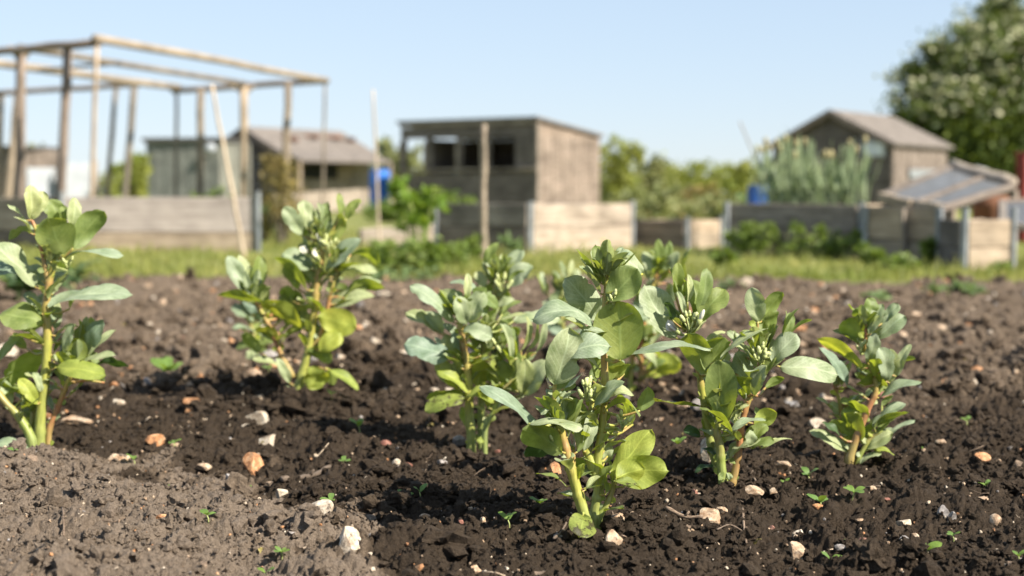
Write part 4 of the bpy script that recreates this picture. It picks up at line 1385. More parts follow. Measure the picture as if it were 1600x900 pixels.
def beam(parent, name, A, B, w, h, mat, round_=False, label=None, taper=1.0):
    """timber from A to B, grain along its length"""
    A = Vector(A); B = Vector(B)
    d = B - A; L = d.length; x = d / L
    up = Vector((0, 0, 1)) if abs(x.z) < 0.9 else Vector((-0.6, -0.8, 0))
    y = up.cross(x).normalized(); z = x.cross(y)
    base = parent.location if parent else Vector()
    mat4 = Matrix.Translation(A - base) @ Matrix((x, y, z)).transposed().to_4x4()
    mb = MB()
    if round_:
        n = 6
        rr = [0.5 * w * (1 + (taper - 1) * i / n) * random.uniform(0.95, 1.05) for i in range(n + 1)]
        mb.tube([(L * i / n, random.uniform(-.1, .1) * w if 0 < i < n else 0, random.uniform(-.1, .1) * w if 0 < i < n else 0) for i in range(n + 1)], rr, 9)
    else:
        n = 5
        k = 0.06 * min(w, h)
        st = [(L * i / n, random.uniform(-k, k), random.uniform(-k, k)) for i in range(n + 1)]
        vs = []; fs = []
        for (lx, oy, oz) in st:
            c = 0.12 * min(w, h)
            for (sy, sz) in ((-w / 2 + c, -h / 2), (w / 2 - c, -h / 2), (w / 2, -h / 2 + c), (w / 2, h / 2 - c), (w / 2 - c, h / 2), (-w / 2 + c, h / 2), (-w / 2, h / 2 - c), (-w / 2, -h / 2 + c)):
                vs.append((lx, sy + oy, sz + oz))
        for i in range(n):
            for j in range(8):
                fs.append((i * 8 + j, i * 8 + (j + 1) % 8, (i + 1) * 8 + (j + 1) % 8, (i + 1) * 8 + j))
        fs.append(tuple(reversed(range(8)))); fs.append(tuple(n * 8 + j for j in range(8)))
        mb.add(vs, fs)
    ob = mb.build(name, M[mat], parent, matrix=mat4, smooth=round_)
    if label:
        ob['label'] = label
    return ob


def board(parent, name, p0, p1, z0, z1, t, mat, dz0=0.0, dz1=0.0):
    """a board on edge from p0 to p1 between heights z0 and z1 (dz sags the far end)"""
    a = Vector((p0.x, p0.y, (z0 + z1) / 2 + dz0)); b = Vector((p1.x, p1.y, (z0 + z1) / 2 + dz1))
    return beam(parent, name, a, b, t, z1 - z0, mat)


def ground_D(px, D):
    return Vector(((px - 800) / F * D, D, 0.0))


def on_line(c, d, px):
    """point on the line c + d*L that is seen at column px"""
    k = (px - 800) / F
    L = (k * c.y - c.x) / (d.x - k * d.y)
    return c + d * L


def raised_bed(label, corner, ends, hts, mats, soil=True, brackets=True, bmat='zinc', seam=0.006, th=0.035, br_h=0.03):
    """timber bed: boards on edge from the near corner along each direction, steel corner brackets"""
    r = thing('raised_bed', label, 'raised bed', corner.copy(), 'timber raised beds')
    hs = [0.0] + list(hts)
    pts = []
    for e, mt in zip(ends, mats):
        d = (e - corner).normalized()
        nrm = Vector((-d.y, d.x, 0))
        for i in range(len(hs) - 1):
            board(r, 'board', corner + d * 0.03, e, hs[i] + (seam if i else -0.02), hs[i + 1], th, mt if isinstance(mt, str) else mt[i],
                  random.uniform(-.006, .006), random.uniform(-.012, .012))
        pts.append(e)
    # far sides
    if len(ends) == 2:
        far = ends[0] + ends[1] - corner
        for e, mt in zip(ends, (mats[1], mats[0])):
            board(r, 'board', e, far, -0.02, hs[-1] * 0.97, th, mt if isinstance(mt, str) else mt[0])
        if soil:
            mb = MB()
            z = hs[-1] - 0.07
            c = [corner, ends[0], far, ends[1]]
            ctr = (corner + far) / 2
            q = [p + (ctr - p).normalized() * 0.04 for p in c]
            zz = Vector((0, 0, z))
            n = 8
            vs = []
            for i in range(n + 1):
                for j in range(n + 1):
                    a = q[0].lerp(q[1], i / n); b_ = q[3].lerp(q[2], i / n)
                    vs.append(a.lerp(b_, j / n) + zz + Vector((0, 0, random.uniform(-.02, .02))))
            fs = [(i * (n + 1) + j, (i + 1) * (n + 1) + j, (i + 1) * (n + 1) + j + 1, i * (n + 1) + j + 1) for i in range(n) for j in range(n)]
            mb.add(vs, fs)
            mb.build('soil_fill', M['soil'], r, corner)
    if brackets:
        for e in [corner] + list(ends):
            toc = (Vector((0, 0, 0)) - e); toc.z = 0; toc.normalize()
            q = e + toc * 0.035
            beam(r, 'corner_bracket', (q.x, q.y, -0.02), (q.x + random.uniform(-.008, .008), q.y, hs[-1] + br_h), 0.036, 0.036, bmat)
    return r


def clump_points(n, blobs, seed, surf=0.5):
    """points through a union of ellipsoid blobs (cx,cy,cz,rx,ry,rz), gathered in tufts"""
    r = np.random.default_rng(seed)
    bl = np.array(blobs)
    vol = bl[:, 3] * bl[:, 4] * bl[:, 5]
    w = vol ** 0.75; w /= w.sum()
    nt = max(6, n // 28)
    bi = r.choice(len(bl), nt, p=w)
    d = r.normal(size=(nt, 3)); d /= np.linalg.norm(d, axis=1)[:, None]
    rad = (1 - surf * r.random(nt) ** 1.3)
    tc = bl[bi, :3] + d * rad[:, None] * bl[bi, 3:]
    ts = (bl[bi, 3:].mean(1)) * r.uniform(0.10, 0.28, nt)
    ti = r.integers(0, nt, n)
    return tc[ti] + r.normal(size=(n, 3)) * ts[ti][:, None] * np.array([0.8, 0.8, 0.55]), ti


def leaves_mesh(pts, size, seed, aspect=0.5, up=0.5):
    """folded pointed leaves at pts"""
    r = np.random.default_rng(seed)
    n = len(pts)
    s = size * r.uniform(0.55, 1.35, n)
    a = r.normal(size=(n, 3)); a[:, 2] *= 0.6; a /= np.linalg.norm(a, axis=1)[:, None]
    nn = r.normal(size=(n, 3)); nn[:, 2] += up
    nn -= a * (nn * a).sum(1)[:, None]; nn /= np.linalg.norm(nn, axis=1)[:, None]
    sd_ = np.cross(a, nn)
    S = s[:, None]
    V = np.stack([pts, pts + a * S * 0.45 + sd_ * S * aspect * 0.5 + nn * S * 0.08, pts + a * S, pts + a * S * 0.45 - sd_ * S * aspect * 0.5 + nn * S * 0.08], 1)
    o = (np.arange(n) * 4)[:, None]
    Fc = np.concatenate([o + np.array([[0, 1, 2]]), o + np.array([[0, 2, 3]])])
    return V.reshape(-1, 3), Fc


def child(ob, root):
    ob.parent = root
    ob.matrix_parent_inverse = Matrix.Translation(-Vector(root.location))
    return ob


def shrub(name, label, cat, base, blobs, n, size, mat, seed, stems=5, extra=None, group=None, aspect=0.5, surf=0.55, smat='barkk', sr=0.012, stem_name='stem'):
    """leafy plant: stems + foliage; blobs are relative to base"""
    r = thing(name, label, cat, base, group)
    bl = [(b[0] + base.x, b[1] + base.y, b[2] + base.z, b[3], b[4], b[5]) for b in blobs]
    pts, ti = clump_points(n, bl, seed, surf)
    pts[:, 2] = np.maximum(pts[:, 2], base.z + 0.01)
    v, f = leaves_mesh(pts, size, seed + 1, aspect)
    child(fast_mesh('foliage', v, f, M[mat]), r)
    if extra:
        m2, k, sz = extra
        sel = pts[np.random.default_rng(seed + 2).random(n) < k]
        top = sel[sel[:, 2] > np.percentile(pts[:, 2], 25)]
        v, f = leaves_mesh(top + np.array([0.03, -0.03, 0.03]) * sz * 6, sz, seed + 3, 0.9)
        child(fast_mesh('blossom' if 'bloss' in m2 else 'flower_heads', v, f, M[m2]), r)
    rr = random.Random(seed)
    mb = MB()
    for i in range(stems):
        b = bl[i % len(bl)]
        tip = Vector((b[0] + rr.uniform(-.6, .6) * b[3], b[1] + rr.uniform(-.6, .6) * b[4], b[2] + rr.uniform(0.2, .8) * b[5]))
        st = Vector((base.x + rr.uniform(-.3, .3) * bl[0][3] * 0.4, base.y + rr.uniform(-.2, .2) * 0.3 * bl[0][4], base.z - 0.03))
        mid = st.lerp(tip, 0.5) + Vector((rr.uniform(-.1, .1), rr.uniform(-.1, .1), 0.05)) * bl[0][3]
        cp = catmull([st, mid, tip], 5)
        mb.tube(cp, [sr * (1 - 0.75 * k / (len(cp) - 1)) for k in range(len(cp))], 7)
    mb.build(stem_name, M[smat], r, base)
    return r


def tree(label, base, height, blobs, n, size, mat, seed, trunk_r=0.12, extra=None, name='tree', group=None, limbs=9):
    r = thing(name, label, 'tree', base, group)
    bl = [(b[0] + base.x, b[1] + base.y, b[2] + base.z, b[3], b[4], b[5]) for b in blobs]
    pts, ti = clump_points(n, bl, seed, 0.75)
    v, f = leaves_mesh(pts, size, seed + 1, 0.6)
    child(fast_mesh('crown', v, f, M[mat]), r)
    if extra:
        m2, k, sz = extra
        rg = np.random.default_rng(seed + 2)
        nt = ti.max() + 1
        pick = rg.random(nt) < k
        sel = pts[pick[ti] & (pts[:, 2] > base.z + height * (0.40 + 0.25 * rg.random(n))) & (rg.random(n) < 0.9)]
        out = sel - np.array([base.x, base.y, base.z + height * 0.5]); out /= np.linalg.norm(out, axis=1)[:, None] + 1e-6
        v, f = leaves_mesh(sel + out * size * 0.5, sz, seed + 3, 0.9, 0.2)
        child(fast_mesh('blossom', v, f, M[m2]), r)
    rr = random.Random(seed)
    mb = MB()
    top = Vector((base.x, base.y, base.z + height * 0.75))
    cp = catmull([base - Vector((0, 0, .1)), base + Vector((rr.uniform(-.1, .1), 0, height * .3)), top], 6)
    mb.tube(cp, [trunk_r * (1.2 - 0.95 * k / (len(cp) - 1)) for k in range(len(cp))], 10)
    for i in range(limbs):
        b = bl[i % len(bl)]
        st = cp[min(len(cp) - 2, 3 + i % 8)]
        tip = Vector((b[0] + rr.uniform(-.6, .6) * b[3], b[1] + rr.uniform(-.6, .6) * b[4], b[2] + rr.uniform(-.2, .7) * b[5]))
        c2 = catmull([st, st.lerp(tip, .5) + Vector((0, 0, -.1 * height * .3)), tip], 5)
        mb.tube(c2, [trunk_r * .5 * (1 - 0.8 * k / (len(c2) - 1)) for k in range(len(c2))], 7)
    mb.build('trunk', M['barkk'], r, base)
    return r


# ---- fruit cage
cage = thing('fruit_cage', 'tall open timber frame of posts and poles behind the left raised bed', 'fruit cage', ground_D(150, 14.1))
cg = lambda px, py, D: P(px, py, D)


def post(px0, py0, px1, py1, D, w, mat='w_post', rnd=True, name='post'):
    """post through two photo pixels, taken down to the ground"""
    a = P(px0, py0, D); b = P(px1, py1, D)
    t = (a.z + 0.05) / (a.z - b.z)
    return beam(cage, name, a.lerp(b, t), a, w, w, mat, rnd)


post(33, 76, 30, 308, 14.9, 0.105, 'w_brown')
post(106, 76, 96, 290, 14.4, 0.095, 'w_brown')
post(152, 66, 144, 290, 14.05, 0.045, 'w_tan')
post(182, 134, 168, 296, 21.3, 0.075)
post(210, 132, 195, 300, 21.0, 0.095)
post(276, 141, 275, 300, 20.8, 0.05)
post(314, 139, 313, 300, 20.4, 0.105)
post(381, 131, 380, 275, 19.9, 0.115, 'w_tan')
post(450, 128, 445, 275, 19.5, 0.10)
post(508, 125, 505, 275, 19.2, 0.035)
post(2, 142, -2, 300, 22.0, 0.10)
post(28, 146, 14, 300, 21.8, 0.11, 'w_tan')
bm = lambda a, b, w, mat='w_tan', rnd=True: beam(cage, 'roof_pole', a, b, w, w, mat, rnd)
bm(cg(-60, 86, 15.4), cg(156, 66, 14.05), 0.085, 'w_brown')
bm(cg(148, 60, 14.0), cg(511, 126, 19.2), 0.085)
bm(cg(30, 74, 14.9), cg(384, 131, 19.9), 0.075, 'w_post')
bm(cg(-60, 92, 15.6), cg(280, 137, 20.8), 0.10)
bm(cg(270, 142, 20.8), cg(512, 126, 19.2), 0.085, 'w_brown')
bm(cg(-20, 147, 22), cg(216, 132, 21.0), 0.085, 'w_brown')
bm(cg(60, 110, 17), cg(190, 98, 16.0), 0.04, 'w_post')
for (px, py, D, dd) in ((381, 134, 19.9, 0.28), (33, 80, 14.9, 0.22)):
    for sg in (-1, 1):
        a = P(px, py + 14, D); b = a + Vector((sg * dd * 0.55, 0, 0.14))
        beam(cage, 'brace', a, b, 0.05, 0.05, 'w_tan')

# ---- left raised bed
c0 = Vector(((97 - 800) / F * 12.2, 12.2, 0))
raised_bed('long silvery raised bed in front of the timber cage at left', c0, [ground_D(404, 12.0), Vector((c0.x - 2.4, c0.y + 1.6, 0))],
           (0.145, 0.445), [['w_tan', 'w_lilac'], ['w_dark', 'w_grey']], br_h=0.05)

# ---- centre raised bed
c0 = G(828, 394)
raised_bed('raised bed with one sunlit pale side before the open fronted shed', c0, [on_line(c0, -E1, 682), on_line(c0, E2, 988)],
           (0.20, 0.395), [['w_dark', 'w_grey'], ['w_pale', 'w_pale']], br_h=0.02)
# low bed between the canes
c0 = ground_D(560, 13.0)
raised_bed('low pale board edged bed behind the thin upright cane', c0, [ground_D(668, 13.2), Vector((c0.x + .6, c0.y + 1.6, 0))], (0.15,), ['w_pale', 'w_pale'], brackets=False)
# bed behind, right of centre
c0 = ground_D(1074, 12.6)
raised_bed('small raised bed with a steel corner, right of the sunlit pale bed', c0, [on_line(c0, -E1, 985), on_line(c0, E2, 1126)],
           (0.12, 0.24), ['w_brown', 'w_tan'], br_h=0.03)
# right bed with leeks
c0 = G(1345, 403)
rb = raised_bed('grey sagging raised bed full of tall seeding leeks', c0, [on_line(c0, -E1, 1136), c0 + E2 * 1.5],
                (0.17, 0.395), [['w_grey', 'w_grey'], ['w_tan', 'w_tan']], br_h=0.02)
# bed under the glazed lid
c0 = ground_D(1352, 10.35)
cf = raised_bed('pale timber bed carrying the tilted glazed lid at right', c0, [ground_D(1466, 9.75), c0 + Vector((0.3, 1.4, 0))],
                (0.15, 0.385), [['w_tan', 'w_tan'], ['w_grey', 'w_grey']], br_h=0.0)
beam(cf, 'batten', P(1412, 326, 9.95), P(1413, 395, 9.95), 0.02, 0.06, 'w_grey')
c1 = ground_D(1506, 9.0)
raised_bed('tan timber bed at far right with a dark end board and a steel post', c1, [ground_D(1468, 9.72), ground_D(1583, 9.25)],
           (0.13, 0.31), [['w_dark', 'w_dark'], ['w_tan', 'w_tan']], br_h=0.08)

# ---- glazed lid
lidc = P(1376, 308, 10.3)
lid = thing('cold_frame_lid', 'tilted glazed frame lid with pale timber top rail, propped on the bed at right', 'cold frame', lidc)
A_, B_, C_, D_ = P(1376, 308, 10.25), P(1470, 326, 9.75), P(1583, 291, 10.9), P(1488, 262, 11.4)
mid0 = P(1428, 320, 9.98); mid1 = P(1535, 279, 11.13)
beam(lid, 'bottom_rail', A_, mid0 + (A_ - mid0) * 0.05, 0.06, 0.07, 'w_tan')
beam(lid, 'bottom_rail', mid0 + Vector((0.02, 0, 0.0)), B_, 0.06, 0.07, 'w_tan')
beam(lid, 'top_rail', D_ + Vector((0, 0, .02)), C_ + Vector((0, 0, .02)), 0.10, 0.085, 'w_pale', True)
beam(lid, 'side_rail', A_, D_, 0.05, 0.05, 'w_dark')
beam(lid, 'side_rail', mid0, mid1, 0.045, 0.05, 'w_dark')
beam(lid, 'side_rail', B_, C_, 0.05, 0.05, 'w_dark')
for a, b, c, d in ((A_, mid0, mid1, D_), (mid0, B_, C_, mid1)):
    mb = MB()
    n = (b - a).cross(d - a).normalized() * 0.004
    q = [a.lerp(c, .03), b.lerp(d, .03), c.lerp(a, .03), d.lerp(b, .03)]
    mb.hexa([p_ - n for p_ in q] + [p_ + n for p_ in q])
    mb.build('glass_pane', M['glass'], lid, lidc, smooth=False)
for a in (C_, D_):
    beam(lid, 'prop', (a.x, a.y, -0.02), a - Vector((0, 0, .03)), 0.06, 0.06, 'w_grey')

# second frame at the right edge
q = P(1568, 352, 9.6)
l2 = thing('cold_frame_lid', 'grey glazed lid cut by the right edge of the photo', 'cold frame', q)
a, b, c, d = P(1566, 352, 9.5), P(1680, 362, 9.3), P(1670, 312, 10.6), P(1566, 316, 10.6)
mb = MB(); n = (b - a).cross(d - a).normalized() * 0.004
mb.hexa([p_ - n for p_ in (a, b, c, d)] + [p_ + n for p_ in (a, b, c, d)])
mb.build('glass_pane', M['glass'], l2, q, smooth=False)
beam(l2, 'rail', a, b, 0.05, 0.05, 'w_grey'); beam(l2, 'rail', d, c, 0.05, 0.05, 'w_brown'); beam(l2, 'rail', a, d, 0.05, 0.05, 'w_grey')
for e in (c, d, b):
    beam(l2, 'leg', (e.x, e.y, -.02), e, 0.06, 0.06, 'w_brown')
# red post
q = ground_D(1597, 14)
rp = thing('post', 'dark red painted post at the right edge under the hawthorn', 'post', q)
beam(rp, 'shaft', q, P(1597, 242, 14), 0.10, 0.10, 'redp'); beam(rp, 'cap', P(1597, 242, 14) + Vector((0, 0, .001)), P(1597, 238, 14), 0.13, 0.13, 'redp')
# rusty drum & white sheet behind lid
q = ground_D(1548, 11.6)
dr = MB(); dr.tube([q + Vector((0, 0, z)) for z in (-.02, .15, .17, .34, .36, .46)], [.15, .15, .158, .15, .158, .15], 16)
tag(dr.build('drum', M['mortar'], None, q), 'small rusty brown drum behind the tan timber bed at right', 'drum')
q = P(1530, 276, 16)
mb = MB()
for i in range(9):
    for j in range(5):
        mb.v.append((q.x - .42 + .105 * i, q.y + 0.2 * j, max(0, q.z + 0.13 * math.sin(math.pi * i / 8) - 0.1 * abs(j - 2) + random.uniform(-.02, .02)))); mb.uv.append((0, 0))
for i in range(8):
    for j in range(4):
        mb.f.append((i * 5 + j, (i + 1) * 5 + j, (i + 1) * 5 + j + 1, i * 5 + j + 1)); mb.mi.append(0)
wr = thing('garden_table', 'white sheeted table behind the pale top rail of the glazed lid', 'table', Vector((q.x, q.y + .4, 0)))
mb.build('sheet', M['white'], wr, wr.location)
for sx in (-.36, .36):
    for sy in (.05, .72):
        beam(wr, 'leg', (q.x + sx, q.y + sy, -.02), (q.x + sx, q.y + sy, q.z - .12), .05, .05, 'w_brown')


# ---- sheds
def wall_boards(parent, name, p0, p1, z0, z1, mat, vertical=False, n=9, holes=()):
    """cladding as one wall mesh: overlapping boards; holes = (u0,u1,w0,w1) fractions left open"""
    d = p1 - p0; L = d.length; x = d / L
    nrm = Vector((x.y, -x.x, 0))
    if nrm.dot(-p0) < 0:
        nrm = -nrm
    y = Vector((0, 0, 1)).cross(x)
    m4 = Matrix.Translation(p0 - parent.location) @ Matrix((x, y, Vector((0, 0, 1)))).transposed().to_4x4()
    s = 1 if y.dot(nrm) > 0 else -1
    mb = MB()
    H = z1 - z0

    def slab(u0, u1, w0, w1, k):
        o = 0.010 * (k % 2)
        if vertical:
            ys = (-0.02, 0.012 + o) if s > 0 else (-0.012 - o, 0.02)
            mb.box((u0 * L + 0.002, ys[0], z0 + w0 * H), (u1 * L - 0.002, ys[1], z0 + w1 * H))
        else:
            a0, a1 = z0 + w0 * H, z0 + w1 * H - 0.003
            t0, t1 = s * 0.024, s * 0.010
            mb.hexa([(u0 * L, -s * .012, a0), (u1 * L, -s * .012, a0), (u1 * L, t0, a0), (u0 * L, t0, a0),
                     (u0 * L, -s * .012, a1), (u1 * L, -s * .012, a1), (u1 * L, t1, a1), (u0 * L, t1, a1)])
    for k in range(n):
        f0, f1 = k / n, (k + 1) / n
        segs = [(0.0, 1.0)]
        for (u0, u1, w0, w1) in holes:
            lo, hi = (u0, u1) if vertical else (w0, w1)
            if f1 > lo + 1e-3 and f0 < hi - 1e-3:
                c0_, c1_ = (w0, w1) if vertical else (u0, u1)
                ns = []
                for a, b in segs:
                    if c0_ > a:
                        ns.append((a, min(b, c0_)))
                    if c1_ < b:
                        ns.append((max(a, c1_), b))
                segs = [(a, b) for a, b in ns if b - a > 1e-3]
        for a, b in segs:
            if vertical:
                slab(f0, f1, a, b, k)
            else:
                slab(a, b, f0, f1, k)
    return mb.build(name, M[mat], parent, matrix=m4, smooth=False)


# open fronted shed (centre)
D0 = 30.0
cA = ground_D(838, D0)
cL = on_line(cA, -E1, 628); cR = on_line(cA, E2, 936)
cB = cL + cR - cA
hA = P(838, 190, D0).z; hR = P(936, 216, cR.y).z; hL = P(628, 197, cL.y).z
sh = thing('shed', 'flat roofed open fronted shed with a sunlit board side, at centre', 'shed', cA)
Lf = (cL - cA).length
fr = lambda px: ((on_line(cA, -E1, px) - cA).length) / Lf
zt = P(838, 218, D0).z / hA; zb = P(838, 262, D0).z / hA
# front: from cL to cA ; fractions measured from cL
h1 = (1 - fr(637), 1 - fr(666)); h2 = (1 - fr(678), 1 - fr(714)); h3 = (1 - fr(724), 1 - fr(752)); h4 = (1 - fr(768), 1 - fr(806))
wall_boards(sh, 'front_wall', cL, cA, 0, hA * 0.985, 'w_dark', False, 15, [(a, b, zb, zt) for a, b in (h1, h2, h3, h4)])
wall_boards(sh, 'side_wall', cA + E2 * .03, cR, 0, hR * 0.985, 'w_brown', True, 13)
# upper wedge of the side wall
mb = MB()
d = (cR - cA); L = d.length
m4 = Matrix.Translation(cA + E2 * .03 - sh.location) @ Matrix((d / L, Vector((0, 0, 1)).cross(d / L), Vector((0, 0, 1)))).transposed().to_4x4()
mb.hexa([(0, -.012, hR * .985), (L - .03, -.012, hR * .985), (L - .03, .02, hR * .985), (0, .02, hR * .985), (0, -.012, hA * .985), (L - .03, -.012, hR * .986), (L - .03, .02, hR * .986), (0, .02, hA * .985)])
mb.build('side_gable', M['w_brown'], sh, matrix=m4, smooth=False)
wall_boards(sh, 'back_wall', cB, cR, 0, hR + .012, 'w_dark', True, 10)
# partition behind the first opening (the first bay is an open porch one can see through)
bp = cL.lerp(cA, h1[1] + 0.02)
wall_boards(sh, 'partition', bp, bp + (cR - cA), 0, hR * .98, 'w_dark', True, 10)
board(sh, 'sill', cL - Vector((.012, .06, 0)), cA - Vector((.012, .06, 0)), zb * hA - .05, zb * hA, 0.07, 'w_grey')
board(sh, 'fascia', cL - Vector((.02, .05, 0)), cA - Vector((.02, .05, 0)), hA * .985, hA + .05, 0.03, 'w_grey', hL - hA)
ro = MB()
ov = 0.08
k0 = cL - E1 * ov - E2 * ov; k1 = cA + E1 * ov - E2 * ov; k2 = cR + E1 * ov + E2 * ov; k3 = cB - E1 * ov + E2 * ov
zz = lambda p_, z: Vector((p_.x, p_.y, z))
ro.hexa([zz(k0, hL + .055), zz(k1, hA + .055), zz(k2, hR + .02), zz(k3, hR + .02), zz(k0, hL + .11), zz(k1, hA + .11), zz(k2, hR + .08), zz(k3, hR + .08)])
ro.build('roof', M['felt'], sh, cA, smooth=False)
beam(sh, 'corner_trim', (cA.x + .02, cA.y - .05, 0), (cA.x + .02, cA.y - .05, hA), .06, .06, 'w_grey')
for u in (0.0, h1[1], h2[1] + .01, h3[1] + .012):
    q = cL.lerp(cA, u) - Vector((.012, .05, 0))
    beam(sh, 'window_post', (q.x, q.y, zb * hA), (q.x, q.y, zt * hA), .07, .07, 'w_grey')
# teal thing inside
q = cL.lerp(cA, (h2[0] + h2[1]) / 2) + E2 * 0.5
mb = MB(); mb.tube([Vector((q.x, q.y, z)) for z in (0, .5, .9, 1.0, 1.12)], [.16, .17, .17, .10, .07], 14)
tag(mb.build('canister', M['teal'], None, q), 'dark teal canister inside the second bay of the open fronted shed', 'canister')


def gable_shed(label, cA, cL, cR, he, ha, front_mat, side_mat, roof_mat, ov=0.18, nf=12, ns=11, side_vertical=True):
    """cA near corner; gable cL-cA faces us, side wall cA-cR; ridge runs along cA->cR"""
    s = thing('shed', label, 'shed', cA.copy())
    wall_boards(s, 'front_wall', cL, cA, 0, he, front_mat, False, nf)
    wall_boards(s, 'side_wall', cA + (cR - cA).normalized() * .03, cR, 0, he, side_mat, side_vertical, ns)
    cB = cL + cR - cA
    wall_boards(s, 'back_wall', cB, cR, 0, he, front_mat, False, nf)
    x = (cA - cL); L = x.length; x /= L
    y = Vector((0, 0, 1)).cross(x)
    mb = MB()
    n = 7
    for k in range(n):
        t0, t1 = k / n, (k + 1) / n - 0.004
        w0, w1 = L / 2 * (1 - t0), L / 2 * (1 - t1)
        z0_, z1_ = he + (ha - he) * t0, he + (ha - he) * t1
        mb.hexa([(L / 2 - w0, -.024, z0_), (L / 2 + w0, -.024, z0_), (L / 2 + w0, .012, z0_), (L / 2 - w0, .012, z0_),
                 (L / 2 - w1, -.010, z1_), (L / 2 + w1, -.010, z1_), (L / 2 + w1, .012, z1_), (L / 2 - w1, .012, z1_)])
    mb.build('gable', M[front_mat], s, matrix=Matrix.Translation(cL - s.location) @ Matrix((x, y, Vector((0, 0, 1)))).transposed().to_4x4(), smooth=False)
    f = (cR - cA); Lr = f.length; f /= Lr
    a0 = (cA + cL) / 2 - f * ov; a1 = a0 + f * (Lr + 2 * ov)
    for sg, cc in ((1, cA), (-1, cL)):
        e0 = cc - f * ov + x * sg * ov * 0.7; e1 = e0 + f * (Lr + 2 * ov)
        ze = he - (ha - he) * ov * 0.7 / (L / 2)
        mb = MB()
        mb.hexa([zz(a0, ha + .02), zz(a1, ha + .02), zz(e1, ze + .02), zz(e0, ze + .02), zz(a0, ha + .07), zz(a1, ha + .07), zz(e1, ze + .07), zz(e0, ze + .07)])
        mb.build('roof_slope', M[roof_mat], s, s.location, smooth=False)
        beam(s, 'barge_board', zz(a0, ha - .02), zz(e0, ze - .02), 0.03, 0.12, 'w_brown')
    return s


# right gabled shed
cA = ground_D(1392, 32.0); cL = on_line(cA, -E1, 1207); cR = on_line(cA, E2, 1476)
he = P(1392, 224, 32).z; ha = P(1292, 176, (cA.y + cL.y) / 2).z
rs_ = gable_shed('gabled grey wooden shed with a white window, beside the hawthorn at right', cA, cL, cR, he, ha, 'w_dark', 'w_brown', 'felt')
wq = on_line(cA, -E1, 1382); wq2 = on_line(cA, -E1, 1346)
nrm = Vector((-.6, -.8, 0)) * .05
z0, z1 = P(1365, 245, 32).z, P(1365, 219, 32).z
win = beam(rs_, 'window', zz(wq + nrm, (z0 + z1) / 2), zz(wq2 + nrm, (z0 + z1) / 2), .05, z1 - z0, 'white')
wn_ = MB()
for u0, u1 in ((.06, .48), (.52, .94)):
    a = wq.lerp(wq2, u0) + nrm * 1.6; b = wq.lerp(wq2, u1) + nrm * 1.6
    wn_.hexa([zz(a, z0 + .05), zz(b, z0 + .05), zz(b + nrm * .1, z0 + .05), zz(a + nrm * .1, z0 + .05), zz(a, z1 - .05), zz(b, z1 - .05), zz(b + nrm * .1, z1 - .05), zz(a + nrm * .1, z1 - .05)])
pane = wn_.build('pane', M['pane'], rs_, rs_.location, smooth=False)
# low window band and lean-to on its sunny side
q0 = on_line(cA, E2, 1415) + Vector((.8, -.6, 0)) * .06; q1 = on_line(cA, E2, 1462) + Vector((.8, -.6, 0)) * .06
beam(rs_, 'window', zz(q0, P(1440, 272, 33).z), zz(q1, P(1440, 272, 33).z), .05, .22, 'zinc')

# left gabled shed with annex
cA = ground_D(440, 35.0); cL = on_line(cA, -E1, 338); cR = on_line(cA, E2, 578)
he = P(440, 236, 35).z; ha = P(389, 202, (cA.y + cL.y) / 2).z
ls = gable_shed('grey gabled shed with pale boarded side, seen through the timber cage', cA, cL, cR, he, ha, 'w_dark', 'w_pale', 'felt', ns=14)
e = Vector((.8, -.6, 0))
q0 = on_line(cA, E2, 462) + e * .05; q1 = on_line(cA, E2, 525) + e * .05
beam(ls, 'window', zz(q0, P(490, 268, 36).z), zz(q1, P(490, 268, 36).z), .05, .36, 'black')
for pxa, pxb in ((440, 462), (525, 545)):
    a = on_line(cA, E2, pxa) + e * .06; b = on_line(cA, E2, pxb) + e * .06
    beam(ls, 'shutter', zz(a, P(490, 268, 36).z), zz(b, P(490, 268, 36).z), .04, .40, 'w_tan')
# annex roof: lower felt slope in front of the side wall
a0 = on_line(cA, E2, 440) + e * .9 - E2 * .2; a1 = on_line(cA, E2, 580) + e * .75
zr = P(500, 244, 35.5).z
mb = MB()
b0 = a0 - e * .9; b1 = a1 - e * .75
mb.hexa([zz(a0, zr - .16), zz(a1, zr - .16), zz(b1, zr + .10), zz(b0, zr + .10), zz(a0, zr - .10), zz(a1, zr - .10), zz(b1, zr + .15), zz(b0, zr + .15)])
mb.build('annex_roof', M['felt'], ls, ls.location, smooth=False)
for a in (a0, a1):
    beam(ls, 'annex_post', zz(a - e * .06, 0), zz(a - e * .06, zr - .15), .09, .09, 'w_tan')
for u, v in ((.25, .55), (.55, .42), (.78, .45), (.95, .5)):
    # loose clay ridge tiles lying on the felt
    base = cA.lerp(cR, u); rid = (cA + cL) / 2 + (cR - cA) * u
    q = zz(rid.lerp(base, v), ha + (he - ha) * v + .10)
    mb = MB()
    mb.box((q.x - .2, q.y - .14, q.z - .03), (q.x + .2, q.y + .14, q.z + .04), jit=.05)
    tag(mb.build('roof_tile', M['tile'], None, q, smooth=False), 'reddish clay tile lying on the felt roof of the left gabled shed', 'roof tile', 'clay tiles on the left shed roof')

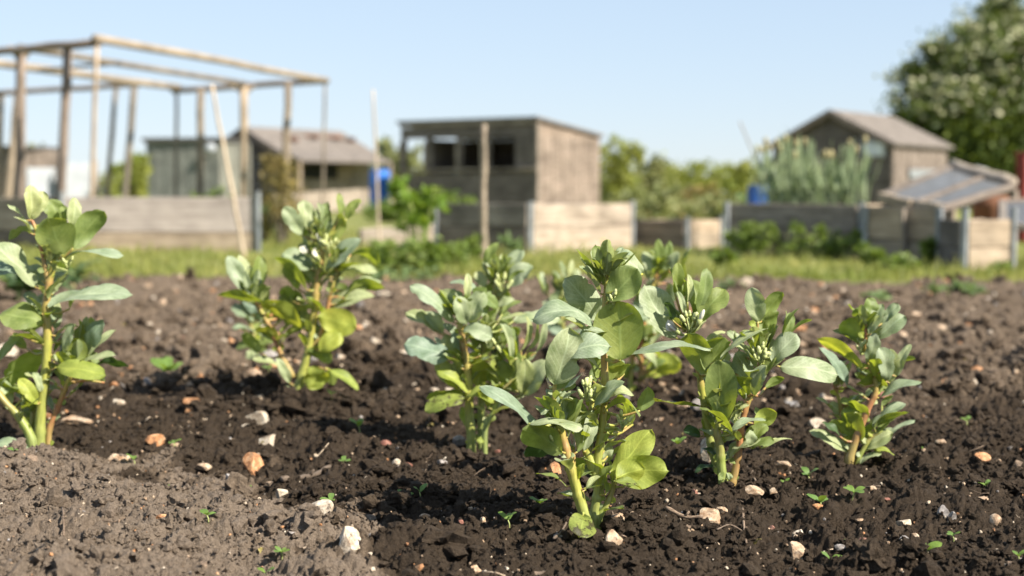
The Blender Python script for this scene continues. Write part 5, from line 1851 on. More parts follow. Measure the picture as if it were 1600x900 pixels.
# green flat shed
cA = ground_D(345, 33.0); cL = ground_D(232, 33.4); cR = cA + Vector((.3, 2.2, 0))
hh = P(300, 220, 33).z
gs = thing('shed', 'low green stained shed with a flat dark roof behind the timber cage', 'shed', cA)
wall_boards(gs, 'front_wall', cL, cA, 0, hh, 'w_green', True, 12)
wall_boards(gs, 'side_wall', cA, cR, 0, hh, 'w_green', True, 12)
wall_boards(gs, 'side_wall', cL, cL + Vector((-.3, 2.2, 0)), 0, hh, 'w_green', True, 12)
mb = MB(); k0, k1 = cL + Vector((-.1, -.1, 0)), cA + Vector((.1, -.1, 0))
mb.hexa([zz(k0, hh), zz(k1, hh), zz(cR, hh), zz(cL + Vector((-.3, 2.2, 0)), hh), zz(k0, hh + .08), zz(k1, hh + .08), zz(cR, hh + .08), zz(cL + Vector((-.3, 2.2, 0)), hh + .08)])
mb.build('roof', M['felt_dark'], gs, gs.location, smooth=False)
q = P(329, 232, 32.9)
mb = MB(); mb.tube([q, q + Vector((0, -.06, 0))], [.13, .12], 16)
mb.build('vent_disc', M['white'], gs, gs.location)

# far left dark roofed shed
cA = ground_D(26, 34.0); cL = ground_D(-60, 35.5); hh = P(0, 232, 34).z
fs = thing('shed', 'dark roofed shed cut by the left edge of the photo', 'shed', cA)
wall_boards(fs, 'front_wall', cL, cA, 0, hh, 'w_dark', True, 9)
wall_boards(fs, 'side_wall', cA, cA + Vector((.6, 2, 0)), 0, hh, 'w_dark', True, 9)
mb = MB()
mb.hexa([zz(cL + Vector((-.1, -.2, 0)), hh), zz(cA + Vector((.15, -.2, 0)), hh), zz(cA + Vector((.5, 2, 0)), hh + .01), zz(cL + Vector((.3, 2, 0)), hh + .01),
         zz(cL + Vector((-.1, -.2, 0)), hh + .07), zz(cA + Vector((.15, -.2, 0)), hh + .07), zz(cA + Vector((.5, 2, 0)), hh + .09), zz(cL + Vector((.3, 2, 0)), hh + .09)])
mb.build('roof', M['felt_dark'], fs, fs.location, smooth=False)

# white panels at left
for i, (x0, x1, y0, lab) in enumerate(((44, 88, 262, 'left white panel seen low through the timber cage'), (100, 150, 254, 'right white panel seen low through the timber cage, taller than the other'))):
    a, b = ground_D(x0, 26), ground_D(x1, 26.3)
    r = thing('white_panel', lab, 'panel', a)
    z = P(x0, y0, 26).z
    beam(r, 'sheet', zz(a, z / 2), zz(b, z / 2), .03, z, 'white')
    for q in (a, b):
        beam(r, 'post', zz(q + Vector((0, .06, 0)), -.02), zz(q + Vector((0, .06, 0)), z + .05), .06, .06, 'w_grey')


# ---- barrels
def barrel(px, py0, D, w, mat, label, zb=0.0):
    q = ground_D(px, D); zt_ = P(px, py0, D).z
    h = zt_ - zb
    r = thing('barrel', label, 'barrel', zz(q, zb))
    mb = MB()
    prof_ = [(0, .88), (.03, .94), (.25, .98), (.30, 1.03), (.35, .98), (.62, .98), (.67, 1.03), (.72, .98), (.93, .95), (.97, .9)]
    mb.tube([zz(q, zb + h * t) for t, _ in prof_], [w * k for _, k in prof_], 22)
    mb.build('drum', M[mat], r, r.location)
    mb = MB(); mb.tube([zz(q, zb + h * t) for t in (.972, .98, 1.0)], [w * .94, w * .97, w * .9], 22)
    mb.build('lid', M[mat], r, r.location)


barrel(594, 265, 34.0, 0.250, 'bluep', 'bright blue plastic barrel between the pale boarded shed and the thin cane')
barrel(1182, 289, 13.5, 0.095, 'blued', 'small dark blue barrel left of the tall leeks')


# ---- canes and stake
def cane(a, b, D, r, label, name='cane', mat='cane', sides=8):
    A = P(*a, D); B = P(*b, D)
    t = (A.z + .08) / (A.z - B.z)
    B = A.lerp(B, t)
    mb = MB()
    n = 10
    pts = [A.lerp(B, i / n) + Vector((random.uniform(-.3, .3), 0, 0)) * r * (0 < i < n) for i in range(n + 1)]
    mb.tube(pts, [r * (.75 + .35 * i / n) * (1.12 if i % 3 == 0 else 1) for i in range(n + 1)], sides)
    tag(mb.build(name, M[mat], None, B), label, 'cane' if name == 'cane' else 'stake')


cane((331, 132), (381, 396), 10.9, .016, 'pale cane leaning in front of the long silvery raised bed')
cane((583, 140), (594, 396), 11.3, .011, 'thin upright bamboo cane right of the blue barrel')
cane((757, 194), (755, 404), 10.4, .025, 'thick brown upright stake in front of the open fronted shed', 'stake', 'w_tan', 6)
cane((1156, 190), (1184, 256), 15.0, .010, 'thin grey pole leaning above the small dark blue barrel', 'cane', 'w_grey')

# ---- plants in the middle distance
q = ground_D(650, 10.2)
shrub('flowering_brassica', 'bright green leafy plant standing left of the dark side of the central bed', 'garden plant', q,
      [(0.0, 0, .42, .17, .15, .12), (-.09, 0, .50, .08, .08, .06), (.12, 0, .50, .09, .08, .05), (.02, 0, .30, .12, .12, .10)], 520, .075, 'f_brass', 3, 6, smat='calyx', sr=.012)
for i, (px, py, w, h, n, m, lab) in enumerate((
        (652, 426, .40, .17, 760, 'f_weed', 'wide low clump of green weeds at the soil edge below the bright leafy plant'),
        (618, 440, .22, .06, 260, 'f_cab', 'low grey green rosette at the soil edge left of the wide weed clump'),
        (705, 420, .12, .10, 160, 'f_weed', 'narrow upright weed left of the thick brown stake'),
        (738, 405, .06, .15, 120, 'f_weed', 'dark upright dock against the thick brown stake'),
        (800, 402, .08, .16, 120, 'f_cab', 'pale upright weed right of the thick brown stake'),
        (1488, 462, .15, .065, 240, 'f_cab', 'pale green weed clump in the soil at far right'),
        (1556, 430, .14, .07, 160, 'f_weed', 'weed at the grass edge under the tan timber bed'),
        (1150, 452, .10, .05, 140, 'f_cab', 'low blue green weed in the far soil before the small steel cornered bed'),
        (1125, 432, .10, .14, 140, 'f_weed', 'dark weed in the grass left of the sagging grey bed'),
        (1360, 470, .12, .03, 110, 'f_cab', 'flat pale weed in the soil above the lone right hand plant'),
        (1412, 425, .16, .11, 240, 'f_weed', 'weed clump at the foot of the bed with the tilted lid'),
        (1360, 418, .10, .14, 200, 'f_weed', 'dark weed at the corner between the sagging bed and the glazed one'),
        (1452, 412, .07, .20, 120, 'f_weed', 'upright weed by the dark end board at right'),
        (1552, 398, .10, .10, 100, 'f_weed', 'weed sprouting against the tan timber bed'))):
    q = G(px, py)
    shrub('weed', lab, 'weed', q, [(0, 0, h * .5, w * .9, w * .7, h * .55), (w * .3, 0, h * .6, w * .4, w * .4, h * .4)], n, max(.035, h * .42), m, 70 + i, 4, smat='calyx', sr=.005, group='weeds around the plot')
for i, px in enumerate((1158, 1196, 1240, 1285, 1325)):
    q = on_line(G(1345, 403) - E2 * .22, -E1, px)
    h = (.30, .27, .31, .24, .2)[i]
    lab = ('leftmost weed along the foot of the sagging grey bed', 'second weed from the left along the foot of the sagging grey bed', 'tallest middle weed along the foot of the sagging grey bed',
           'fourth weed from the left along the foot of the sagging grey bed', 'rightmost weed along the foot of the sagging grey bed')[i]
    shrub('weed', lab, 'weed', q, [(0, 0, h * .45, .13, .10, h * .5)], 260, .055, 'f_weed', 100 + i, 4, extra=('f_leek', .06, .03) if i == 2 else None, smat='calyx', sr=.006, group='weeds around the plot')

# dark docks behind the left edge bean plant
for i, (px, py, D, lab) in enumerate(((30, 470, 6.3, 'large dark leaved plant behind the left edge bean plant, cut by the photo edge'), (112, 448, 7.2, 'low dark leaved plant right behind the left edge bean plant'))):
    q = ground_D(px, D); q.z = zlow(q.x, q.y)
    r = thing('dock_plant', lab, 'garden plant', q)
    rr = random.Random(20 + i)
    mb = MB(); mb.tube([q - Vector((0, 0, .03)), q + Vector((0, 0, .05))], [.02, .015], 8); mb.build('crown', M['stem_g'], r, q)
    for k in range(15):
        a = k * 2.4; L = rr.uniform(.13, .26) * (1 if i == 0 else .75)
        d = Vector((math.cos(a), math.sin(a) * .8, rr.uniform(.15, .9))).normalized()
        lm = MB(); st = q + Vector((0, 0, .03)) + d * .03
        leaf_into(lm, st, st + d * L, L * .42, Vector((0, 0, 1)), .2, .16, .15, rr.uniform(-.4, .4), 0, rr, droop=.15)
        lm.build('leaf', M['dark' if k % 3 else 'green'], r, q)

# dried shrub left of centre
q = ground_D(440, 13.6)
shrub('dried_shrub', 'tall yellow brown dying shrub right of the long silvery raised bed', 'shrub', q,
      [(0, 0, .42, .20, .2, .40), (-.03, 0, .68, .16, .16, .20), (.12, 0, .35, .15, .15, .32), (-.12, .05, .25, .12, .12, .25)], 1700, .07, 'f_dry', 8, 16, aspect=.25, smat='w_tan', sr=.014)
q = ground_D(415, 14.4)
shrub('shrub', 'dark green shrub behind the dying yellow brown shrub', 'shrub', q, [(0, 0, .26, .20, .2, .26)], 500, .07, 'f_haw', 9, 6)

# leeks gone to seed
rr = random.Random(4)
c0 = G(1345, 403)
for i in range(44):
    px = 1194 + i * 3.6 + rr.uniform(-4, 4)
    back = rr.uniform(.25, 1.15)
    base = on_line(c0 + E2 * back, -E1, px); base.z = .36
    top_px = px + (1275 - px) * -.10 + rr.uniform(-12, 12)
    top = P(top_px, rr.uniform(218, 262), base.y)
    pos = ('left', 'middle', 'right')[min(2, i // 15)]
    r = thing('leek', 'tall seeding leek in the %s of the row on the sagging grey bed' % pos, 'leek', base, 'seeding leeks, %s of the row' % pos)
    mb = MB(); cp = catmull([base - Vector((0, 0, .06)), base.lerp(top, .5) + Vector((rr.uniform(-.02, .02), 0, 0)), top], 4)
    mb.tube(cp, [.011 - .006 * k / (len(cp) - 1) for k in range(len(cp))], 7)
    mb.build('stalk', M['f_leek'], r, base)
    for k in range(3):
        t = .05 + .16 * k; st = base.lerp(top, t)
        a = rr.uniform(0, 6.28); L = (top.z - base.z) * rr.uniform(.55, .9)
        tip = st + Vector((math.cos(a) * .18, math.sin(a) * .14, L)) * (1 if rr.random() < .75 else .8)
        lm = MB(); leaf_into(lm, st, tip, .027, Vector((math.cos(a), math.sin(a), .3)), .5, .05, .05, rr.uniform(-.5, .5), 0, rr, nl=8, nw=4, droop=.12)
        lm.build('leaf', M['f_leek'], r, base)
    if rr.random() < .4:
        mb = MB(); mb.ellipsoid(top + Vector((0, 0, .03)), (0, 0, 1), (.036, .020, .020)); mb.build('flower_head', M['f_flower'], r, base)

# dandelions
for i, (px, py, D, lab) in enumerate(((942, 377, 11.6, 'yellow dandelion in front of the sunlit pale board'), (686, 384, 10.9, 'yellow dandelion below the dark side of the central bed'))):
    q = ground_D(px, D); t = P(px, py, D)
    r = thing('dandelion', lab, 'flower', q)
    mb = MB(); mb.tube([q, q.lerp(t, .5) + Vector((.004, 0, 0)), t], [.004, .003, .003], 6); mb.build('stalk', M['calyx'], r, q)
    mb = MB()
    for k in range(16):
        a = k * .3927; d = Vector((math.cos(a), math.sin(a), .35))
        leaf_into(mb, t, t + d * .024, .010, Vector((0, 0, 1)), 0, 0, 0, 0, 0, random, nl=3, nw=2)
    mb.ellipsoid(t + Vector((0, 0, .006)), (0, 0, 1), (.010, .016, .016)); mb.build('flower', M['yellow'], r, q)

# ---- trees and bushes beyond
hb = ground_D(1552, 40.0)
HB_ = 1.10
tree('hawthorn tree full of white blossom rising behind the sheds at right', hb, 5.6,
     [(a, b, c * HB_, d, e_, f_ * 1.08) for a, b, c, d, e_, f_ in [(-0.2, 0, 2.2, 2.6, 2.2, 1.8), (1.1, .2, 2.4, 2.6, 2.2, 1.9), (-.2, 0, 3.9, 1.7, 1.6, 1.05), (.6, .2, 4.6, 1.3, 1.2, .85), (-1.9, 0, 2.9, 1.0, 1.0, .9), (-2.3, -.2, 1.9, .8, .9, .9),
      (-1.5, 0, 3.85, .85, .6, .38), (.1, 0, 5.15, .55, .5, .55), (2.0, 0, 4.3, 1.5, 1.3, 1.1), (-2.3, 0, 3.55, .6, .4, .16), (.8, -.9, 3.6, 1.5, 1.0, .9), (.6, 0, 1.0, 2.9, 2.0, 1.1),
      (-1.2, -.8, 2.6, 1.3, .9, 1.0), (-.2, -1.0, 1.6, 1.8, .9, 1.2)]],
     58000, .17, 'f_haw', 31, .24, ('f_blossom', .42, .16), 'hawthorn_tree', limbs=14)
far = [
    ('tree', 'light green young tree standing right of the central shed', ground_D(968, 36), 2.1, [(0, 0, 1.15, .55, .5, .6), (-.25, 0, 1.65, .3, .3, .3), (.3, 0, 1.5, .3, .3, .28), (.1, 0, .6, .5, .5, .5)], 2600, .13, 'f_lime', 41),
    ('tree', 'small yellow green tree left of the tall leeks', ground_D(1152, 30), 1.1, [(0, 0, .72, .38, .35, .40), (.15, 0, .95, .2, .2, .2)], 1300, .11, 'f_lime', 42),
    ('tree', 'dim green tree between the left gabled shed and the central shed', ground_D(622, 42), 2.0, [(0, 0, 1.1, .75, .7, .7), (-.2, 0, 1.6, .45, .4, .4), (.35, 0, 1.5, .4, .4, .35)], 2600, .15, 'f_hedge', 43),
    ('tree', 'green bushy tree seen between the cage posts left of the green shed', ground_D(205, 26), 1.15, [(0, 0, .6, .42, .4, .5), (.1, 0, .95, .25, .25, .25)], 1500, .11, 'f_lime', 44),
    ('tree', 'loose green tree at far left beyond the timber cage', ground_D(52, 45), 2.2, [(0, 0, 1.2, .8, .7, .7), (.5, 0, .9, .6, .6, .6), (-.3, 0, 1.8, .4, .4, .4)], 2600, .15, 'f_hedge', 45),
    ('tree', 'pale sparse tree right of the light green young tree', ground_D(1015, 44), 1.7, [(0, 0, 1.0, .6, .5, .55), (.2, 0, 1.35, .3, .3, .3)], 1500, .14, 'f_hedge', 46),
]
for nm, lab, b, h, bl, n, s, m, sd_ in far:
    tree(lab, b, h, bl, n, s, m, sd_, .05, None, 'tree', limbs=7)
hl = [(-90, 60, 1.35), (20, 62, 1.3), (130, 60, 1.25), (250, 58, 1.2), (520, 60, 1.5), (690, 62, 1.4), (860, 60, 1.3), (930, 50, 1.3), (1000, 52, 1.25), (1062, 48, 1.35), (1120, 50, 1.15), (1190, 50, 1.25), (1250, 55, 1.2), (1680, 50, 1.9), (1500, 56, 1.4)]
hr = random.Random(9)
names = ['at the left photo edge', 'below the loose tree at far left', 'behind the white panels', 'behind the green stained shed', 'behind the left gabled shed', 'left behind the central shed', 'hidden behind the central shed',
         'at the right corner of the central shed', 'under the light green young tree', 'between the young tree and the small dark blue barrel', 'above the small steel cornered bed', 'behind the small dark blue barrel', 'behind the tall leeks', 'beyond the right photo edge', 'behind the hawthorn']
for i, ((px, D, h), nm) in enumerate(zip(hl, names)):
    q = ground_D(px, D)
    w = 1.9 * D / 50
    shrub('bush', 'far hedge bush ' + nm, 'bush', q, [(0, 0, h * .5, w, .8, h * .5), (w * .5, 0, h * .75, w * .5, .6, h * .33), (-w * .5, .1, h * .65, w * .45, .6, h * .35)], 2600, .17, 'f_hedge' if i % 3 else 'f_lime', 200 + i, 8,
          group='hedge bushes along the far side', sr=.03)
# brush growing behind the small beds, right of centre
for i, (px, D, h, m, lab) in enumerate(((1010, 19, .55, 'f_hedge', 'grassy bush behind the sunlit pale bed'), (1060, 20, .62, 'f_dry', 'straw coloured bush behind the small steel cornered bed'), (1105, 18, .5, 'f_hedge', 'grey green bush left of the small dark blue barrel'),
                                        (605, 24, .30, 'f_weed', 'green bush under the bright blue barrel'), (690, 22, .5, 'f_weed', 'green bush in front of the dim shed front'), (330, 20, .55, 'f_weed', 'green bush before the left gabled shed'),
                                        (1215, 15, .7, 'f_cab', 'blue green bush behind the left end of the leeks'))):
    q = ground_D(px, D)
    shrub('bush', lab, 'bush', q, [(0, 0, h * .45, .5, .4, h * .5), (.22, 0, h * .6, .3, .3, h * .4)], 900, .10, m, 240 + i, 6, sr=.012)
# ------------------------------------------------------------------ stones, twigs, seedlings
ICO2 = ico(2); ICO1 = ico(1)


def stone_mesh(rx, ry, rz, seed, sub=2, cuts=9, smooth=False):
    r = np.random.default_rng(seed)
    v0, f0 = ICO2 if sub == 2 else ICO1
    v = v0.copy()
    for _ in range(cuts):
        d = r.normal(size=3); d /= np.linalg.norm(d)
        h = r.uniform(0.36, 0.78)
        s = v @ d
        v = v - np.outer(np.maximum(s - h, 0), d)
    v += r.normal(scale=0.010, size=v.shape)
    v = v * np.array([rx, ry, rz])
    a = r.uniform(0, 6.28); ca, sa = math.cos(a), math.sin(a)
    tl = r.uniform(-0.3, 0.3)
    v = v @ np.array([[1, 0, 0], [0, math.cos(tl), -math.sin(tl)], [0, math.sin(tl), math.cos(tl)]])
    return v, f0


def put_stone(px, py, w, h, mat, label, seed, group=None, name='stone', cat='stone', sub=2):
    q = G(px, py + h * 0.35)
    k = q.y / F
    rx = w * 0.5 * k; rz = h * 0.66 * k; ry = (rx + rz) * 0.5
    # lift out of the relief
    z = zmean(q.x, q.y, rx)
    q = G(px, py + h * 0.35, z)
    v, f = stone_mesh(rx * 1.08, ry, rz, seed, sub)
    ob = fast_mesh(name, v, f, M[mat], False)
    ob.location = (q.x, q.y, z + rz * 0.27)
    tag(ob, label, cat, group)
    return ob


big = [
    (188, 632, 36, 24, 'st_pale', 'pale jagged flint right of the left edge bean plant'),
    (296, 636, 24, 18, 'st_or', 'small orange stone in dark soil, left of the plant with white flowers'),
    (400, 650, 40, 24, 'st_pale', 'pale pointed flint below left of the plant with white flowers'),
    (242, 688, 46, 26, 'st_or', 'rust orange flat flint on the dark soil, right of the left edge plant'),
    (418, 687, 46, 24, 'st_pale', 'cream and tan rough flint just above the faceted orange brown stone'),
    (360, 692, 20, 20, 'st_grey', 'small grey stone left of the cream and tan flint'),
    (400, 721, 48, 46, 'st_or', 'largest faceted orange brown stone, left of the thick twig'),
    (184, 712, 38, 18, 'st_tan', 'half buried tan stone where grey dry soil meets dark soil'),
    (318, 729, 26, 13, 'st_tan', 'half buried tan stone left of the faceted orange brown stone'),
    (381, 761, 28, 12, 'st_grey', 'flat slate grey chip below the faceted orange brown stone'),
    (440, 769, 24, 15, 'st_pale', 'small cream chip below the thick twig'),
    (500, 788, 42, 24, 'st_pale', 'white speckled flint below the thick twig, on the edge of the dry soil'),
    (488, 803, 22, 12, 'st_tan', 'tan chip touching the white speckled flint'),
    (546, 845, 44, 50, 'st_pale', 'big pale pointed flint near the bottom edge, left of centre'),
    (360, 745, 26, 16, 'st_grey', 'grey lump of stone left of the thick twig end'),
    (620, 724, 17, 17, 'st_pale', 'small round cream stone up slope from the plant shadow'),
    (630, 676, 26, 20, 'st_red', 'brownish pink stone left of the plant with the browning leaf'),
    (637, 664, 14, 16, 'st_grey', 'small grey stone on top of the brownish pink stone'),
    (717, 688, 30, 20, 'st_grey', 'grey stone at the foot of the plant with the browning leaf'),
    (866, 735, 25, 27, 'st_or', 'orange lump of flint left of the nearest plant'),
    (960, 840, 30, 30, 'st_tan', 'tan stone right of the nearest plant foot'),
    (962, 808, 42, 16, 'st_tan', 'flat tan stone behind the foot of the nearest plant'),
    (880, 812, 18, 14, 'st_or', 'small orange chip left of the nearest plant foot'),
    (1112, 801, 44, 24, 'st_tan', 'brown knobbly stone below the plant with red brown stems'),
    (1086, 772, 18, 18, 'st_red', 'dark red brick chip left of the plant with red brown stems'),
    (1242, 857, 32, 28, 'st_tan', 'rounded peach stone near the bottom edge, right of centre'),
    (1248, 831, 21, 22, 'st_pale', 'white speckled stone just above the rounded peach stone'),
    (1412, 814, 28, 17, 'st_pale', 'cream wedge shaped stone in the right foreground'),
    (1429, 840, 16, 17, 'st_tan', 'small peach chip below the cream wedge shaped stone'),
    (1499, 854, 22, 14, 'st_pale', 'small cream flint low in the right foreground'),
    (1475, 800, 20, 26, 'st_grey', 'upright grey brown stone in the right foreground'),
    (1488, 806, 16, 16, 'st_grey', 'smaller grey brown stone leaning beside the upright one'),
    (1556, 812, 24, 22, 'st_tan', 'tan stone in the lower right corner area'),
    (1225, 722, 28, 14, 'st_tan', 'flat peach stone right of the plant with red brown stems'),
    (1180, 764, 34, 13, 'st_tan', 'long tan sliver of stone at the foot of the plant with red brown stems'),
    (1208, 766, 20, 12, 'st_tan', 'short tan chip right of the long sliver of stone'),
    (1274, 661, 34, 20, 'st_pale', 'pale pinkish stone left of the lone right hand plant'),
    (1104, 700, 26, 34, 'st_pale', 'cream stone standing behind the stems of the plant with red brown stems'),
    (1066, 632, 36, 20, 'st_tan', 'pinkish tan stone behind the spotted horizontal leaf'),
    (24, 690, 24, 16, 'st_red', 'reddish brown stone behind the left edge plant foot'),
    (6, 600, 26, 18, 'st_or', 'orange stone at the left edge of the photo'),
    (12, 550, 40, 26, 'st_pale', 'pale blurred stone behind the left edge plant'),
    (118, 655, 52, 16, 'st_tan', 'flat brown stone right behind the left edge plant stems'),
    (640, 552, 40, 24, 'st_pale', 'pale blurred stone behind the bluish leaf of the plant with the browning leaf'),
    (1534, 712, 26, 12, 'st_or', 'orange stone right of the lone right hand plant'),
    (1480, 688, 16, 12, 'st_tan', 'small tan stone behind right of the lone right hand plant'),
    (1415, 714, 22, 14, 'st_tan', 'brown stone right of the lone right hand plant foot'),
    (1525, 500, 24, 14, 'st_pale', 'pale far stone at the right of the dug bed'),
    (1165, 440, 24, 14, 'st_pale', 'pale far stone near the grass, before the right raised bed'),
    (600, 462, 34, 16, 'st_pale', 'pale far stone below the green weeds near the grass'),
    (742, 888, 32, 18, 'st_tan', 'tan stone cut by the bottom edge of the photo'),
    (655, 885, 14, 12, 'st_or', 'small orange chip near the bottom edge left of the tan stone'),
]
for i, (px, py, w, h, m, lab) in enumerate(big):
    put_stone(px, py, w, h, m, lab, 300 + i)

# small chips that nothing tells apart
rs = random.Random(5)
for i in range(285):
    while True:
        D = 1.85 * (7.4 / 1.85) ** (rs.random() ** 0.8)
        x = rs.uniform(-0.42, 0.42) * D
        py = 300 + CAMH * F / D
        if dryness(np.array([x]), np.array([D]))[0] < 0.9 or rs.random() < 0.35:
            break
    far = D > 3.2
    if vnoise(np.array([x]), np.array([D]), 2.7, 33)[0] < 0.42 and rs.random() < .75:
        x = -x
    w = rs.uniform(0.006, 0.016) * (0.85 if not far else rs.uniform(1.3, 2.7))
    v, f = stone_mesh(w, w * rs.uniform(0.6, 1), w * rs.uniform(0.45, 0.8), 900 + i, 1, 7)
    ob = fast_mesh('stone_chip', v, f, M[rs.choice(('st_tan', 'st_tan', 'st_tan', 'st_or', 'st_red', 'st_grey', 'st_pale'))], False)
    ob.location = (x, D, zmean(x, D, w) + w * 0.30 + 0.001)
    tag(ob, 'small stone chip lying loose on the dug soil', 'stone chip', 'small stone chips over the dug soil')


def twig(pts, r, label, seed):
    rr = random.Random(seed)
    w = [G(a, b) for a, b in pts]
    w = [Vector((q.x, q.y, zmean(q.x, q.y, 0.012) + r * 0.8 + 0.003 + rr.uniform(0, 0.003))) for q in w]
    cp = catmull(w, 5)
    mb = MB()
    mb.tube(cp, [r * rr.uniform(0.75, 1.2) * (1 - 0.3 * i / len(cp)) for i in range(len(cp))], 8)
    k = cp[len(cp) // 2]
    mb.tube([k, k + Vector((r * 1.5, -r, r * 2.2))], [r * 0.6, r * 0.4], 6)
    tag(mb.build('twig', M['twig'], None, cp[0]), label, 'twig')


twig([(442, 752), (470, 737), (492, 727), (516, 716)], 0.0058, 'thick brown twig lying on the soil left of the plant shadow', 1)
twig([(1160, 797), (1163, 826), (1166, 858)], 0.0022, 'thin upright looking twig below the plant with red brown stems', 2)
twig([(1120, 836), (1140, 830), (1160, 828)], 0.0014, 'hair thin straw lying left across the thin twig', 3)
twig([(1170, 828), (1173, 845), (1172, 862)], 0.0016, 'short thin twig just right of the thin upright looking twig', 4)
twig([(1165, 740), (1172, 752), (1180, 768)], 0.0028, 'brown dry stalk at the foot of the plant with red brown stems', 5)
twig([(1345, 752), (1362, 755), (1376, 756)], 0.0020, 'short brown twig below the lone right hand plant', 6)
twig([(1040, 806), (1070, 810), (1098, 812)], 0.0040, 'dark rotten twig left of the brown knobbly stone', 7)
twig([(515, 862), (535, 850), (556, 842)], 0.0022, 'brown twig leaning against the big pale pointed flint', 8)
twig([(98, 822), (100, 838), (100, 852)], 0.0018, 'short brown straw in the grey dry soil at left', 9)
twig([(865, 862), (876, 850), (886, 838)], 0.0020, 'dark twig left under the spotted leaf of the nearest plant', 10)


def seedling(px, py, hpx, n, label, seed, mat='f_seed'):
    r = random.Random(seed)
    q = G(px, py); k = q.y / F
    b = Vector((q.x, q.y, zsoil(q.x, q.y) + 0.001))
    root = thing('seedling', label, 'seedling', b, 'weed seedlings in the dug soil')
    top = b + Vector((r.uniform(-.3, .3), r.uniform(-.3, .3), 0.8)) * hpx * k * 0.6
    mb = MB(); mb.tube([b - Vector((0, 0, 0.006)), (b + top) / 2 + Vector((0.001, 0, 0)), top], [0.0011, 0.001, 0.0009], 6)
    mb.build('stalk', M['calyx'], root, b)
    a0 = r.uniform(0, 6.28)
    for i in range(n):
        a = a0 + i * 2 * math.pi / n + r.uniform(-.4, .4)
        L = hpx * k * r.uniform(0.55, 0.95)
        d = Vector((math.cos(a), math.sin(a), r.uniform(0.15, 0.9))).normalized()
        lm = MB()
        leaf_into(lm, top, top + d * L, L * r.uniform(0.45, 0.65), Vector((0, -0.3, 1)), 0.2, 0.1, 0.1, 0, 0, r, nl=8, nw=4)
        lm.build('leaf', M[mat], root, b)


seeds = [
    (272, 697, 15, 3, 'seedling right of the rust orange flat flint'), (562, 672, 24, 3, 'seedling right of the plant with white flowers foot'),
    (536, 712, 15, 3, 'seedling at the upper end of the thick twig'), (388, 757, 14, 2, 'seedling below the faceted orange brown stone'),
    (518, 792, 24, 3, 'seedling beside the white speckled flint'), (326, 834, 26, 3, 'seedling in the grey dry soil with a brown stalk'),
    (257, 764, 12, 2, 'tiny seedling alone on the grey dry soil'), (416, 893, 22, 2, 'pale seedling at the bottom edge, left'),
    (440, 874, 22, 4, 'seedling in the dry soil left of the big pale pointed flint'), (638, 795, 24, 3, 'left seedling in the shadow of the nearest plant'),
    (656, 792, 22, 2, 'right seedling in the shadow of the nearest plant'), (796, 836, 26, 4, 'seedling left of the nearest plant foot'),
    (840, 814, 22, 4, 'seedling between the nearest plant foot and the orange flint'), (1282, 790, 28, 3, 'tallest seedling below the lone right hand plant'),
    (1330, 782, 24, 4, 'seedling right of the tallest seedling'), (1320, 836, 16, 2, 'flat seedling right of the white speckled stone'),
    (1294, 866, 22, 2, 'pale seedling right of the rounded peach stone'), (1452, 872, 30, 4, 'broad leaved seedling low in the right foreground'),
    (1590, 874, 22, 3, 'seedling at the right edge near the bottom'), (1266, 748, 26, 3, 'seedling below left of the lone right hand plant'),
    (1490, 838, 18, 3, 'seedling between the grey brown stones and the cream flint'), (1540, 770, 16, 3, 'seedling right of the lone plant, in open soil'),
    (348, 672, 12, 3, 'small seedling left of the pale pointed flint'), (210, 718, 18, 3, 'seedling right of the half buried tan stone'),
    (518, 628, 18, 3, 'seedling at the right foot of the plant with white flowers'), (265, 598, 46, 5, 'tall dark seedling standing in the plant shadow at left'),
    (1062, 724, 22, 4, 'seedling left of the foot of the plant with red brown stems'), (1445, 712, 14, 3, 'seedling behind the cream wedge stone in the right soil'),
    (1510, 660, 18, 3, 'blurred seedling far right behind the lone plant'), (420, 590, 14, 3, 'blurred seedling behind the plant with white flowers'),
    (20, 745, 14, 2, 'tiny seedling at the left edge on dry soil'), (1228, 748, 12, 2, 'tiny seedling right of the flat peach stone'),
]
for i, (px, py, h, n, lab) in enumerate(seeds):
    seedling(px, py, h, n, lab, 40 + i)
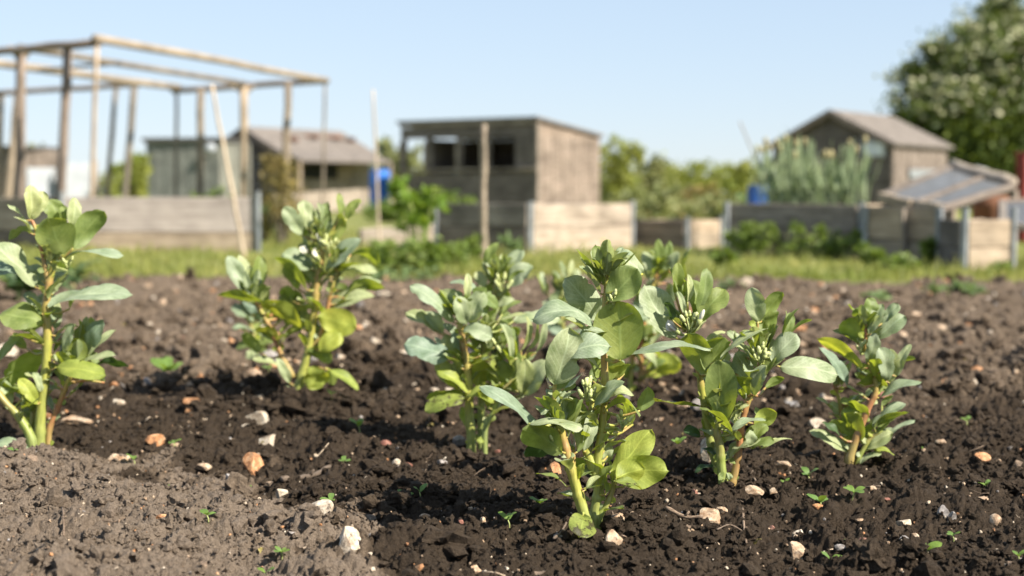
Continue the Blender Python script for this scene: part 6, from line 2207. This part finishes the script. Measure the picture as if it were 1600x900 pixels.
# ------------------------------------------------------------------ light, sky, camera
EL, AZX, AZY = math.radians(41), 0.84, -0.54      # sun to the right, a little behind the camera
sd = Vector((AZX, AZY, 0)).normalized() * math.cos(EL) + Vector((0, 0, math.sin(EL)))
sun = bpy.data.lights.new('sun', 'SUN')
sun.energy = 5.0
sun.angle = math.radians(0.53)
sun.color = (1.0, 0.93, 0.82)
sl = bpy.data.objects.new('sun', sun)
sl.rotation_euler = sd.to_track_quat('Z', 'Y').to_euler()
sl.location = (6, -4, 8)
COL.objects.link(sl)
world = bpy.data.worlds.new('World')
scene.world = world
world.use_nodes = True
wn = world.node_tree
wn.nodes.clear()
sky = wn.nodes.new('ShaderNodeTexSky')
sky.sky_type = 'NISHITA'
sky.sun_disc = False
sky.sun_elevation = EL
sky.sun_rotation = math.atan2(AZX, AZY)
sky.altitude = 50
sky.air_density = 1.0
sky.dust_density = 0.15
sky.ozone_density = 3.2
bg = wn.nodes.new('ShaderNodeBackground')
bg.inputs[1].default_value = 0.10
wo = wn.nodes.new('ShaderNodeOutputWorld')
tint = wn.nodes.new('ShaderNodeMix')
tint.data_type = 'RGBA'; tint.blend_type = 'MULTIPLY'
tint.inputs[0].default_value = 1.0
tint.inputs[7].default_value = (1.88, 2.07, 2.33, 1)
soft = wn.nodes.new('ShaderNodeGamma')      # evens out the pale hazy sky from zenith to horizon
soft.inputs[1].default_value = 0.35
wn.links.new(sky.outputs[0], soft.inputs[0])
wn.links.new(soft.outputs[0], tint.inputs[6])
wn.links.new(tint.outputs[2], bg.inputs[0])
wn.links.new(bg.outputs[0], wo.inputs[0])

cam = bpy.data.cameras.new('camera')
cam.lens = 50
cam.sensor_width = 36
cam.clip_start = 0.05
cam.clip_end = 8000
cam.dof.use_dof = True
cam.dof.focus_distance = 2.12
cam.dof.aperture_fstop = 3.3
cam.dof.aperture_blades = 9
co = bpy.data.objects.new('camera', cam)
co.location = CAM
co.rotation_euler = (math.pi / 2 - TH, 0, 0)
COL.objects.link(co)
scene.camera = co
vs = scene.view_settings
scene.display_settings.display_device = 'sRGB'
vs.view_transform = 'Standard'
vs.look = 'None'
vs.exposure = 1.13
vs.gamma = 1.0
vs.use_curve_mapping = False
scene.cycles.max_bounces = 6
scene.cycles.transparent_max_bounces = 8
scene.cycles.use_denoising = True
